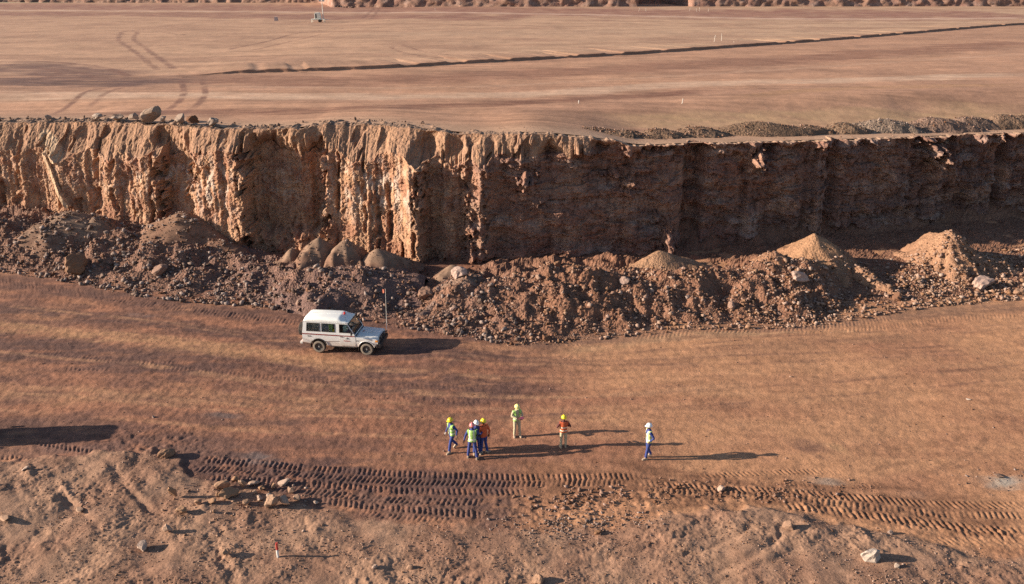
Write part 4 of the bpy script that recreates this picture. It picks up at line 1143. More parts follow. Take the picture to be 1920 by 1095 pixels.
rock(1395, 565, .45, M_ROCK_TAN, 'tan block just right of the brown block in the orange rubble', B, 7)
rock(1288, 558, .45, M_ROCK_GREY, 'grey stone among the dark rubble in mid berm', B, 6)
rock(560, 568, .5, M_ROCK_TAN, 'tan stone at the foot of the purplish bank', B, 9)
rock(1022, 637, .7, M_ROCK_BROWN, 'brown clod at the very foot of the berm in mid picture', None, 5)
rock(683, 601, .38, M_ROCK_TAN, 'tan stone on the berm right above the vehicle bonnet', None, 12)
rock(763, 592, .45, M_ROCK_BROWN, 'brown stone in the shade right of the flag pole foot', None, 13)
# boulders on the left crest
CB = 'dark boulders on the left crest'
for px, py, s, lab, k, st in [(283, 236, 1.5, 'largest dark boulder standing on the left crest', 0, (1, .9, .95)), (256, 240, .9, 'boulder leaning on the left of the largest crest boulder', 6, (1, 1, .8)),
                              (340, 239, 1.0, 'second-largest crest boulder right of the largest', 1, (1, .9, .85)), (364, 242, 1.1, 'low wide boulder right of the second-largest crest boulder', 4, (1.2, .9, .7)),
                              (400, 240, .95, 'rightmost dark boulder on the left crest', 2, (1, 1, .7)), (308, 242, .6, 'small block between the two largest crest boulders', 7, (1, 1, 1)),
                              (184, 232, .8, 'dark boulder on the crest above the left ribs', 3, (1.2, 1, .7)), (225, 239, .95, 'flat dark slab on the crest left of the big boulders', 8, (1.3, 1, .6)),
                              (92, 226, .55, 'small round boulder alone on the far left crest', 9, (1, 1, 1)), (112, 226, .4, 'pebble-sized block right beside the far left crest boulder', 10, (1.4, 1, .6))]:
    yy = float(np.interp(px, CREST[:, 3], CREST[:, 1])) + 0.7
    x, _, z0 = at_depth(px, py, yy)
    rock(px, py, s * 1.3, M_RIM_ROCK if px != 364 else M_ROCK_BROWN, lab, CB, k, st, Y=yy, z=float(crest_z(x)) + .02, sink=.0)
# the cluster of angular blocks on the near bank
CL = 'angular tan blocks clustered on the near bank'
for px, py, s, lab, st in [
        (325, 935, .62, 'tall thin upright slab left of the rock cluster', (.55, .6, 1.5)), (316, 998, .48, 'pointed pale rock left below the cluster', (1, .8, 1)),
        (340, 962, .5, 'low brown rock between the upright slab and the cluster', (1.1, 1, .8)), (270, 1028, .52, 'pale rock near the bottom left with a round top', (1.1, 1, .8)),
        (422, 1042, .36, 'tan rock alone above the bottom edge left of the marker post', (1, 1, 1)), (150, 958, .55, 'flat tan slab on the left of the bank', (1.5, .7, .35)),
        (8, 975, .6, 'flat tan slab at the left edge of the picture', (1.6, .7, .3)), (48, 880, .3, 'flat stone at the upper left of the bank', (1.4, .8, .5)),
        (372, 945, .38, 'left outermost rock of the cluster', (1, 1, .8)), (398, 943, .40, 'second rock from the left in the cluster, half buried', (1.2, 1, .6)),
        (418, 916, .66, 'large upper left rock of the cluster', (1.1, .9, .9)), (430, 931, .68, 'broad flat-topped rock in the left of the cluster', (1.25, .9, .7)),
        (455, 914, .46, 'leaning pointed rock at the top of the cluster', (.8, .8, 1.3)), (440, 904, .30, 'small pointed rock at the upper edge of the cluster', (1, 1, 1.2)),
        (475, 910, .46, 'wide rock at the upper right of the cluster', (1.4, 1, .6)), (491, 920, .40, 'square rock in the upper right of the cluster', (1, 1, .9)),
        (514, 917, .34, 'pointed rock near the right end of the cluster', (.8, .8, 1.2)), (531, 908, .52, 'top right slab of the cluster beside the wheel track', (1.3, .9, .6)),
        (508, 950, .68, 'egg-shaped pale rock at the front of the cluster', (.85, .8, 1.05)), (534, 945, .60, 'large block right of the egg-shaped rock', (1.1, .9, .9)),
        (558, 938, .46, 'dark-sided block at the right end of the cluster', (1.2, 1, .8)), (488, 938, .36, 'middle rock of the cluster', (1, 1, .9)),
        (462, 945, .44, 'half-buried rock in the middle front of the cluster', (1.2, 1, .7)), (505, 934, .32, 'small rock above the egg-shaped one', (1, .9, .9)),
        (546, 923, .36, 'rock in the right of the cluster below the top slab', (1.3, 1, .8)), (593, 945, .22, 'small loose rock right of the cluster', (1, 1, 1)),
        (410, 931, .28, 'small rock left of the broad flat-topped one', (1, 1, 1)), (478, 926, .26, 'small wedge in the centre of the cluster', (1, .8, 1))]:
    rock(px, py, s * 1.08, M_CLUSTER, lab, CL, None, st, sink=.0)
rock(312, 856, .9, M_ROCK_TAN, 'crusty tan block on the lip of the bank at the left', None, 3, (1.1, .9, .7), sink=.25)
rock(1632, 1048, .95, M_ROCK_PALE, 'large whitish rock alone on the near bank at the right', None, 1, (1, .9, .9), sink=.2)
rock(1680, 1063, .28, M_ROCK_PALE, 'small whitish stone right below the large whitish rock', None, 8)
rock(1478, 990, .60, M_ROCK_TAN, 'pyramid-shaped tan rock on the right of the bank', None, 10, (1, .9, 1))
rock(1122, 1000, .42, M_ROCK_TAN, 'tan rock below the grey gravel patch on the bank', None, 11)
rock(1352, 920, .42, M_ROCK_TAN, 'round tan clod lying in the right-hand wheel track', None, 5)
rock(768, 1066, .36, M_ROCK_TAN, 'upright tan stone above the bottom edge right of the marker post', None, 9, (.9, .9, 1.1))
rock(702, 1064, .28, M_ROCK_TAN, 'tan stone next right of the marker post shadow', None, 12)
rock(1010, 1090, .6, M_ROCK_TAN, 'tan rock at the bottom edge in mid picture', None, 2)
rock(1668, 1000, .32, M_ROCK_GREY, 'grey stone below the deep wheel track at the right', None, 6)
rock(1872, 893, .45, M_ROCK_DARK, 'dark clod on the pale patch by the right edge', None, 7, (1.3, 1, .6))
rock(1815, 749, .20, M_ROCK_PALE, 'small white stone on the open floor at the right', None, 8, (1.6, 1, .6))
rock(917, 847, .24, M_ROCK_TAN, 'small tan stone at the feet of the three men', None, 13)
rock(288, 783, .22, M_ROCK_BROWN, 'small brown clod alone on the left of the floor', None, 4)
rock(1482, 707, .18, M_ROCK_TAN, 'small tan stone on the open floor below the berm', None, 9)
# ------------------------------------------------------------------ the white four-wheel drive
DUST = (.36, .22, .14)
M_WHITE = paint('white_car_paint', (.70, .70, .69), .35, dirt=.2, dirt_col=DUST, dirt_z=(.45, 1.05, .55))
M_ROOF = paint('white_roof_paint', (.80, .80, .77), .4, dirt=.10, dirt_col=DUST)
M_STRIPE = paint('dark_red_stripe', (.22, .025, .025), .4)
M_RUBBER = paint('black_rubber', (.025, .025, .025), .8, dirt=.3, dirt_col=DUST)
M_TYRE = paint('dusty_tyre', (.03, .03, .03), .9, dirt=.25, dirt_col=DUST)
M_DUSTY = paint('dust_caked_tyre_wall', (.27, .22, .17), .95, dirt=.3, dirt_col=(.1, .08, .07))
M_RIM = paint('dark_steel_rim', (.10, .10, .10), .5, .6, dirt=.25, dirt_col=DUST)
M_HUB = paint('bright_hub', (.45, .44, .42), .4, .5)
M_BLACK = paint('black_plastic', (.022, .023, .026), .55, dirt=.15, dirt_col=DUST)
M_SEAT = paint('grey_vinyl', (.05, .05, .055), .7)
M_CHROME = paint('bare_metal', (.5, .5, .5), .3, .8)
M_RED = paint('red_plastic', (.55, .03, .02), .35)
M_ORANGE = paint('orange_flag_cloth', (.50, .15, .09), .7)
M_AMBER = paint('amber_lens', (.75, .28, .04), .25)
M_LAMP = paint('lamp_glass', (.72, .70, .66), .15)
M_POLE = paint('white_fibreglass', (.70, .66, .60), .5)
M_DECAL = paint('dark_decal', (.10, .09, .10), .5)
M_DECALR = paint('red_decal', (.40, .05, .04), .5)

def glass(name, tint, rough=0.03):
    m, N, L, b = nodes_of(name)
    t = N.new('ShaderNodeBsdfTransparent'); t.inputs[0].default_value = (*tint, 1)
    g = N.new('ShaderNodeBsdfGlossy'); g.inputs['Roughness'].default_value = rough
    f = N.new('ShaderNodeFresnel'); f.inputs[0].default_value = 1.5
    mx = N.new('ShaderNodeMixShader')
    L.new(f.outputs[0], mx.inputs[0]); L.new(t.outputs[0], mx.inputs[1]); L.new(g.outputs[0], mx.inputs[2])
    L.new(mx.outputs[0], N['Material Output'].inputs[0])
    return m
M_GLASS = glass('tinted_window_glass', (.80, .86, .82))

HW = 0.84
def side_y(z):                                     # half width of the cabin at height z
    return float(np.interp(z, [0, 1.25, 2.02, 2.3], [HW, HW, .735, .70]))

def slab(mb, poly, side, t=0.035, out=0.0, mi=0):
    """a panel in the cabin side: polygon of (x, z), outer skin and inner skin"""
    n = len(poly)
    a = [(x, side * (side_y(z) + out), z) for x, z in poly]
    b = [(x, side * (side_y(z) + out - t), z) for x, z in poly]
    mb.add(a + b, [tuple(range(n)), tuple(range(2 * n - 1, n - 1, -1))] + [(k, (k + 1) % n, n + (k + 1) % n, n + k) for k in range(n)], mi)

def text_on(body, txt, size, mat, name, parent, loc, rot, sx=1.0):
    cu = bpy.data.curves.new(name, 'FONT'); cu.body = txt; cu.size = size; cu.align_x = 'CENTER'; cu.align_y = 'CENTER'; cu.extrude = 0.0015
    tmp = bpy.data.objects.new(name, cu); COL.objects.link(tmp)
    dg = bpy.context.evaluated_depsgraph_get()
    me = bpy.data.meshes.new_from_object(tmp.evaluated_get(dg))
    bpy.data.objects.remove(tmp)
    me.materials.clear(); me.materials.append(mat)
    o = bpy.data.objects.new(name, me); COL.objects.link(o); o.parent = parent
    o.location = loc; o.rotation_euler = rot; o.scale = (sx, 1, 1)
    return o

def wheel(parent, x, y, z, side, name='wheel', flat=False):
    w = empty(name); w.parent = parent; w.location = (x, y, z)
    if flat: w.rotation_euler = (0, 0, R(90))
    elif side > 0: w.rotation_euler = (0, 0, R(180))
    # axis along y, the outer face towards -y
    t = MB()
    pr = [(-.115, .235), (-.125, .26), (-.125, .33), (-.11, .372), (-.08, .388), (.08, .388), (.11, .372), (.125, .33), (.12, .235)]
    t.lathe(pr, 'y', 32)
    for k in range(len(t.f)):
        i = k // 32
        t.m[k] = 1 if i in (1, 2) else 0
    for k in range(40):                            # tread blocks
        a = 2 * math.pi * k / 40
        for yy in (-.06, .06):
            t.box((.390 * math.cos(a), yy + (.012 if k % 2 else -.012), .390 * math.sin(a)), (.02, .085, .034), 0, Matrix.Rotation(-a, 3, 'Y'))
    t.build('tyre', [M_TYRE, M_DUSTY], w, smooth=False)
    r = MB()
    r.lathe([(-.10, .24), (-.115, .225), (-.06, .205), (-.035, .14), (-.05, .07), (-.09, .055), (-.095, .0)], 'y', 28)
    r.lathe([(.1, .24), (.1, .0)], 'y', 28)
    for k in range(8):
        a = 2 * math.pi * k / 8
        r.box((.165 * math.cos(a), -.055, .165 * math.sin(a)), (.055, .012, .045), 1, Matrix.Rotation(-a, 3, 'Y'))
    r.build('rim', [M_RIM, M_BLACK], w, smooth=False)
    h = MB(); h.tube((0, -.09, 0), (0, -.125, 0), .05, .042, 14); h.build('hub_cap', [M_HUB], w)
    return w

def make_vehicle(loc, rz, label):
    v = empty('off_road_vehicle', loc, rz)
    tag(v, label, 'vehicle', 'white four-wheel-drive vehicles')
    # lower body from its side outline, wheel arches cut out
    def arch(cx, r, n=9, z0=.40):
        a0 = math.asin((.56 - z0) / r) if False else 0.33
        return [(cx - r * math.cos(a0 + (math.pi - 2 * a0) * k / n), z0 + r * math.sin(a0 + (math.pi - 2 * a0) * k / n)) for k in range(n + 1)]
    prof = [(-2.46, .64)] + arch(-1.49, .50) + [(-.95, .49), (.90, .49)] + arch(1.49, .50) + [(2.12, .66), (2.20, .80), (2.20, 1.00), (2.12, 1.075), (.84, 1.15), (.80, 1.26), (-2.47, 1.26), (-2.50, .95)]
    b = MB(); n = len(prof)
    yb = [HW - (.025 if z < .7 else 0) for x, z in prof]
    b.add([(x, -yy, z) for (x, z), yy in zip(prof, yb)] + [(x, yy, z) for (x, z), yy in zip(prof, yb)],
          [tuple(range(n)), tuple(range(2 * n - 1, n - 1, -1))] + [(k, (k + 1) % n, n + (k + 1) % n, n + k) for k in range(n)])
    body = b.build('body', [M_WHITE], v, bevel=0.018)
    # cabin: rails and pillars round real window openings
    c = MB()
    for s in (-1, 1):
        slab(c, [(-2.475, 1.262), (.80, 1.262), (.735, 1.40), (-2.455, 1.40)], s)
        slab(c, [(-2.385, 1.90), (.385, 1.90), (.32, 2.02), (-2.36, 2.02)], s)
        for x0, x1, x2, x3 in [(-2.455, -2.20, -2.16, -2.385), (-1.36, -1.24, -1.24, -1.36), (-.42, -.14, -.14, -.42), (.665, .735, .385, .325)]:
            slab(c, [(x0, 1.40), (x1, 1.40), (x2, 1.90), (x3, 1.90)], s)
    c.box((-2.40, 0, 1.63), (.05, 1.50, .74), 0, Matrix.Rotation(R(5), 3, 'Y'))        # rear wall
    c.box((.345, 0, 1.96), (.06, 1.47, .12))                                              # header over the windscreen
    c.build('cabin', [M_WHITE], v, bevel=0.01)
    # raised roof, lower over the driver
    secs = [(-2.37, .70, 2.015, 2.04), (-2.33, .735, 2.0, 2.18), (-2.22, .745, 2.0, 2.235), (-1.2, .75, 2.0, 2.265), (-.30, .75, 2.0, 2.26), (-.12, .75, 2.0, 2.24),
            (-.02, .745, 2.0, 2.15), (.20, .73, 2.0, 2.085), (.36, .70, 1.99, 2.03), (.405, .66, 1.985, 1.99)]
    rf = MB(); m = 13; P = []
    for x, hw, z0, z1 in secs:
        for k in range(m):
            a = math.pi * k / (m - 1)
            e = 0.42
            cy = math.copysign(abs(math.cos(a)) ** e, math.cos(a)); cz = abs(math.sin(a)) ** 0.75
            P.append((x, -hw * cy, z0 + (z1 - z0) * cz))
    F = [(i * m + k, i * m + k + 1, (i + 1) * m + k + 1, (i + 1) * m + k) for i in range(len(secs) - 1) for k in range(m - 1)]
    F += [tuple(range(m)), tuple(range((len(secs) - 1) * m, len(secs) * m))]
    F += [(i * m, (i + 1) * m, (i + 1) * m + m - 1, i * m + m - 1) for i in range(len(secs) - 1)]
    rf.add(P, F)
    roof = rf.build('roof', [M_ROOF], v, smooth=False)
    for p in roof.data.polygons: p.use_smooth = len(p.vertices) == 4
    g = MB()
    for s in (-1, 1): g.box((-1.05, s * .757, 2.005), (2.62, .025, .03))
    g.box((-1.1, .0, 2.27), (2.0, .03, .012)); g.build('roof_gutter', [M_ROOF], roof)
    # bonnet
    h = MB()
    X = [.84, .95, 1.5, 2.0, 2.13, 2.19]; Z = [1.195, 1.225, 1.205, 1.165, 1.14, 1.07]; Wd = [.66, .68, .69, .67, .64, .60]
    P = []
    for x, z, w_ in zip(X, Z, Wd):
        for k in range(9):
            t = -1 + 2 * k / 8
            P.append((x, w_ * t, z - .028 * t ** 4 + (.012 if abs(t) < .6 else 0)))
    F = [(i * 9 + k, i * 9 + k + 1, (i + 1) * 9 + k + 1, (i + 1) * 9 + k) for i in range(5) for k in range(8)]
    o = len(P); P2 = [(x, y, z - .10) for x, y, z in P]
    ring = [k for k in range(9)] + [i * 9 + 8 for i in range(1, 6)] + [5 * 9 + k for k in range(7, -1, -1)] + [i * 9 for i in range(4, 0, -1)]
    h.add(P + P2, F + [(ring[k], ring[(k + 1) % len(ring)], ring[(k + 1) % len(ring)] + o, ring[k] + o) for k in range(len(ring))])
    hood = h.build('bonnet', [M_WHITE], v, smooth=False)
    MB().box((1.5, 0, 1.232), (.34, .42, .028)).build('bonnet_scoop', [M_WHITE], hood, bevel=.008)
    text_on(None, 'STN', .17, M_DECALR, 'lettering', hood, (1.12, -.05, 1.243), (0, 0, R(90)))
    # scuttle and windscreen with its rubber
    MB().box((.80, 0, 1.20), (.13, 1.56, .05)).box((.60, 0, 1.235), (.36, 1.6, .04)).build('scuttle', [M_BLACK], v)
    gl = MB(); gl.add([(.745, -.76, 1.27), (.745, .76, 1.27), (.40, .69, 1.93), (.40, -.69, 1.93)], [(0, 1, 2, 3)])
    ws = gl.build('windscreen', [M_GLASS], v)
    wf = MB()
    for a, bb in (((.75, -.76, 1.27), (.75, .76, 1.27)), ((.40, .69, 1.935), (.40, -.69, 1.935)), ((.75, -.765, 1.27), (.40, -.70, 1.935)), ((.75, .765, 1.27), (.40, .70, 1.935))): wf.tube(a, bb, .02, n=6)
    wf.build('windscreen_seal', [M_BLACK], ws)
    MB().tube((.77, -.4, 1.275), (.62, -.05, 1.53), .008, n=5).build('wiper', [M_BLACK], ws)
    MB().tube((.77, .25, 1.275), (.62, .6, 1.53), .008, n=5).build('wiper', [M_BLACK], ws)
    # side windows (two each side) and doors
    for s in (-1, 1):
        for x0, x1, x2, x3 in [(-2.20, -1.36, -1.36, -2.16), (-1.24, -.42, -.42, -1.24)]:
            q = MB(); q.add([(x, s * (side_y(z) - .02), z) for x, z in ((x0, 1.40), (x1, 1.40), (x2, 1.90), (x3, 1.90))], [(0, 1, 2, 3)])
            wnd = q.build('side_window', [M_GLASS], v)
            f = MB()
            for (xa, za), (xb, zb_) in zip(((x0, 1.40), (x1, 1.40), (x2, 1.90), (x3, 1.90)), ((x1, 1.40), (x2, 1.90), (x3, 1.90), (x0, 1.40))):
                f.tube((xa, s * (side_y(za) + .002), za), (xb, s * (side_y(zb_) + .002), zb_), .018, n=5)
            xm = (x0 + x1) / 2 + .02
            f.tube((xm, s * (side_y(1.4) - .01), 1.40), (xm, s * (side_y(1.9) - .01), 1.90), .012, n=5)
            f.build('window_seal', [M_BLACK], wnd)
        dr = MB()
        slab(dr, [(-.14, .56), (.80, .56), (.84, .70), (.84, 1.14), (.785, 1.255), (-.14, 1.255)], s, .012, .008)
        door = dr.build('front_door', [M_WHITE], v, bevel=.006)
        q = MB(); q.add([(x, s * (side_y(z) - .02), z) for x, z in ((-.14, 1.40), (.665, 1.40), (.325, 1.90), (-.14, 1.90))], [(0, 1, 2, 3)])
        q.build('door_window', [M_GLASS], door)
        f = MB()
        ps = ((-.14, 1.40), (.665, 1.40), (.325, 1.90), (-.14, 1.90))
        for (xa, za), (xb, zb_) in zip(ps, ps[1:] + ps[:1]): f.tube((xa, s * (side_y(za) + .002), za), (xb, s * (side_y(zb_) + .002), zb_), .017, n=5)
        f.build('window_seal', [M_BLACK], door)
        MB().box((-.04, s * (HW + .02), 1.14), (.16, .03, .03)).build('handle', [M_BLACK], door)
        mr = MB(); mr.box((.66, s * 1.00, 1.44), (.07, .16, .22)); mr.tube((.62, s * .82, 1.38), (.66, s * .97, 1.42), .018)
        mr.build('wing_mirror', [M_BLACK], v, bevel=.015)
        MB().box((-2.05, s * (HW + .006), 1.075), (.20, .014, .05)).build('side_vent', [M_BLACK], v)
        st = MB(); slab(st, [(-2.47, 1.185), (.80, 1.165), (.80, 1.225), (-2.475, 1.25)], s, .004, .0115); st.build('stripe', [M_STRIPE], v)
        fl = MB()
        for cx in (-1.49, 1.49):
            pts = [(cx - .53 * math.cos(.3 + (math.pi - .6) * k / 10), s * (HW + .012), .40 + .53 * math.sin(.3 + (math.pi - .6) * k / 10)) for k in range(11)]
            ar = MB()
            for pa, pb in zip(pts[:-1], pts[1:]): ar.tube(pa, pb, .028, n=6)
            ar.build('wheel_arch_trim', [M_WHITE if cx > 0 else M_BLACK], v)
        sl = MB(); sl.box((-.02, s * .74, .455), (1.55, .16, .045)); sl.build('side_step', [M_BLACK], v, bevel=.012)
        lamp = MB(); lamp.box((2.185, s * .64, .955), (.06, .24, .19)); hl = lamp.build('headlight', [M_LAMP], v, bevel=.02)
        MB().box((2.12, s * .80, .955), (.16, .09, .13)).build('indicator', [M_AMBER], v, bevel=.015)
        MB().box((-2.495, s * .70, .85), (.03, .12, .30)).build('tail_light', [M_RED], v, bevel=.01)
        MB().box((-2.02, s * .70, .44), (.02, .26, .34)).build('mud_flap', [M_RUBBER], v)
        MB().box((.98, s * .72, .42), (.02, .24, .26)).build('mud_flap', [M_RUBBER], v)
    # lettering and emblem on the near and far side
    for s in (-1, 1):
        ro = (R(90), 0, 0) if s < 0 else (R(90), 0, R(180))
        yy = s * (HW + .024)
        em = MB()
        for a, bb in (((.22, yy, 1.005), (.31, yy, 1.12)), ((.31, yy, 1.12), (.40, yy, 1.005)), ((.26, yy, 1.02), (.36, yy, 1.02))): em.tube(a, bb, .010, n=5)
        em.build('emblem', [M_DECAL], v)
        lt_ = MB()                                 # two short rows of lettering too small to read
        for k_, w_ in enumerate((.05, .03, .06, .04, .05, .03, .045)): lt_.box((.13 + .055 * k_, yy, .885), (w_ * .8, .003, .05 if k_ % 3 else .062))
        lt_.build('lettering', [M_DECALR], v)
        text_on(None, 'TC', .17, M_DECAL, 'fleet_number', v, (.97, s * (HW + .006), .90), ro)
    gr = MB(); gr.box((2.205, 0, .96), (.03, 1.0, .20))
    for k in range(4): gr.box((2.225, 0, .89 + .045 * k), (.02, .96, .012), 0)
    gr.build('grille', [M_BLACK], v)
    bb = MB()
    bb.box((2.26, 0, .66), (.18, 1.72, .22))
    for s in (-1, 1):
        bb.box((2.20, s * .80, .66), (.24, .12, .22), 0, Matrix.Rotation(R(-25 * s), 3, 'Z'))
        bb.path([(2.30, s * .45, .70), (2.32, s * .45, 1.02), (2.30, s * .40, 1.12)], .032)
        bb.path([(2.28, s * .80, .70), (2.30, s * .78, .98), (2.32, s * .45, 1.03)], .028)
    bb.path([(2.30, -.40, 1.12), (2.30, .40, 1.12)], .032); bb.path([(2.32, -.45, .98), (2.32, .45, .98)], .026)
    bb.build('bull_bar', [M_BLACK], v, bevel=.01)
    rb = MB(); rb.box((-2.58, 0, .60), (.16, 1.66, .14)); rb.build('rear_bumper', [M_POLE], v, bevel=.02)
    ch = MB(); ch.box((0, 0, .46), (4.3, .75, .16)); ch.tube((-1.49, -.68, .39), (-1.49, .68, .39), .07); ch.tube((1.49, -.68, .39), (1.49, .68, .39), .06)
    ch.build('chassis', [M_BLACK], v)
    for x in (-1.49, 1.49):
        for s in (-1, 1): wheel(v, x, s * .735, .39, s)
    sp = wheel(v, -2.74, -.10, 1.20, -1, 'spare_wheel', True)
    sp.rotation_euler = (0, 0, R(-90))
    bc = MB(); bc.lathe([(0, .07), (.03, .07), (.04, .055), (.13, .05), (.15, .0)], 'z', 14, 0, (-.06, .12, 2.22)); bc.build('beacon', [M_RED], v)
    an = MB(); an.tube((.28, -.55, 2.02), (.16, -.55, 2.42), .008, .004, 5); an.build('antenna', [M_BLACK], v)
    wf_ = MB(); wf_.tube((2.30, .80, .85), (2.36, .84, 3.70), .018, .010, 6); pole = wf_.build('whip_pole', [M_POLE], v)
    fg = MB()
    nx = 7
    P = [(2.36 - .22 * i / (nx - 1), .84 + .03 * math.sin(i * 1.5), z + (-.03 * i / 6)) for z in (3.44, 3.68) for i in range(nx)]
    fg.add(P, [(i, i + 1, nx + i + 1, nx + i) for i in range(nx - 1)]); fg.build('flag', [M_ORANGE], pole)
    # seats, dashboard, steering wheel on the near (right-hand) side
    se = MB()
    for s in (-1, 1):
        se.box((.05, s * .40, 1.20), (.48, .48, .12)); se.box((-.20, s * .40, 1.46), (.12, .46, .56))
        se.box((-1.45, s * .60, 1.20), (1.7, .30, .10)); 
    se.build('seat', [M_SEAT], v, bevel=.03)
    MB().box((.62, 0, 1.30), (.22, 1.5, .14)).build('dashboard', [M_BLACK], v)
    sw = MB(); ring = [(.40 + .06 * math.sin(2 * math.pi * k / 16), -.40 + .18 * math.cos(2 * math.pi * k / 16), 1.44 + .17 * math.sin(2 * math.pi * k / 16)) for k in range(17)]
    sw.path(ring, .014, 5); sw.tube((.40, -.40, 1.44), (.58, -.40, 1.32), .02); sw.build('steering_wheel', [M_BLACK], v)
    return v

VX, VY = unproj(644.5, 662.5)
VYAW = R(-7.5)
vx, vy = VX + 0.735 * math.sin(-VYAW), VY + 0.735 * math.cos(VYAW)
VZ = float(floor_z(np.array([vx]), np.array([vy]))[0]) + 0.005
vehicle = make_vehicle((vx, vy, VZ), VYAW, 'white high-roofed four-wheel drive with dark red stripe parked beside the berm')
vehicle.scale = (.97, .97, .97)
px, py = -24.9, 0
sx, sy = unproj(-20, 826)
shadow_vehicle = copy_tree(vehicle)  # copy added out of view, only to throw the shadow at the left
shadow_vehicle['label'] = 'unseen copy of the white four-wheel drive, added beyond the left edge to cast the long shadow'
shadow_vehicle.location = (sx - 3.2, sy + 0.05, float(floor_z(np.array([sx - 3]), np.array([sy]))[0]))
shadow_vehicle.rotation_euler = (0, 0, R(184))
# ------------------------------------------------------------------ people
M_SKIN = paint('brown_skin', (.10, .052, .034), .55)
M_HAIRD = paint('dark_features', (.012, .010, .010), .6)
M_LIPS = paint('lips', (.12, .045, .04), .5)
M_BLUE = paint('blue_workwear', (.022, .045, .20), .9, dirt=.12, dirt_col=(.25, .17, .12))
M_KHAKI = paint('khaki_workwear', (.46, .39, .26), .9, dirt=.15, dirt_col=(.3, .2, .14))
M_MAROON = paint('maroon_shirt', (.10, .030, .028), .9)
M_PALESHIRT = paint('pale_shirt', (.55, .60, .52), .9)
M_VESTG = paint('lime_vest', (.34, .58, .14), .8, dirt=.2)
M_VESTO = paint('orange_vest', (.56, .10, .03), .8, dirt=.2)
M_VESTW = paint('pale_yellow_vest', (.62, .66, .26), .8)
M_BAND = paint('reflective_band', (.82, .82, .62), .5)
M_BANDW = paint('white_reflective_band', (.85, .86, .82), .5)
M_HATY = paint('yellow_helmet', (.80, .62, .03), .35)
M_HATYP = paint('faded_yellow_helmet', (.82, .74, .28), .4)
M_HATW = paint('white_helmet', (.85, .85, .84), .35)
M_HATP = paint('pink_helmet', (.72, .24, .24), .4)
M_BOOT = paint('dusty_boot', (.42, .31, .22), .9, dirt=.3, dirt_col=(.2, .14, .1))

def tube_ring(mb, pts, n=12):
    """closed tube through (point, half width sideways, half depth) rings; for trunk and limbs"""
    rings = []
    for k, (p, ra, rb, u) in enumerate(pts):
        a = Vector(pts[max(k - 1, 0)][0]); b = Vector(pts[min(k + 1, len(pts) - 1)][0])
        d = (b - a).normalized(); u = Vector(u); u = (u - d * u.dot(d)).normalized(); w = d.cross(u)
        rings.append([Vector(p) + u * ra * math.cos(2 * math.pi * i / n) + w * rb * math.sin(2 * math.pi * i / n) for i in range(n)])
    P = [q for r in rings for q in r]; m = len(rings)
    F = [(k * n + i, k * n + (i + 1) % n, (k + 1) * n + (i + 1) % n, (k + 1) * n + i) for k in range(m - 1) for i in range(n)]
    F += [tuple(range(n - 1, -1, -1)), tuple(range((m - 1) * n, m * n))]
    mb.add(P, F)

def hand(mb, wrist, elbow, side, mi, curl=0.6):
    """palm, four bent fingers of unequal length and a thumb from the side of the palm"""
    w, e = Vector(wrist), Vector(elbow)
    d = (w - e).normalized()
    up = Vector((0, 0, 1)) if abs(d.z) < .85 else Vector((1, 0, 0))
    acr = d.cross(up).normalized(); pal = d.cross(acr).normalized()       # across the palm; palm normal
    c = w + d * .05
    rot = Matrix((d, acr, pal)).transposed()
    mb.box(c, (.10, .082, .030), mi, rot)
    for k, ln in enumerate((.070, .080, .075, .058)):
        base = w + d * .098 + acr * (-.031 + .0207 * k)
        d1 = (d + pal * side * curl * .5).normalized(); d2 = (d + pal * side * curl * 1.6).normalized()
        m1 = base + d1 * ln * .55; mb.tube(base, m1, .0100, .0092, 6, mi); mb.tube(m1, m1 + d2 * ln * .5, .0092, .0072, 6, mi)
    tb = w + d * .035 - acr * .040
    td = (d * .75 - acr * .6 + pal * side * .3).normalized()
    mb.tube(tb, tb + td * .045, .0125, .011, 6, mi); mb.tube(tb + td * .043, tb + td * .043 + (td + d * .6).normalized() * .035, .011, .0085, 6, mi)

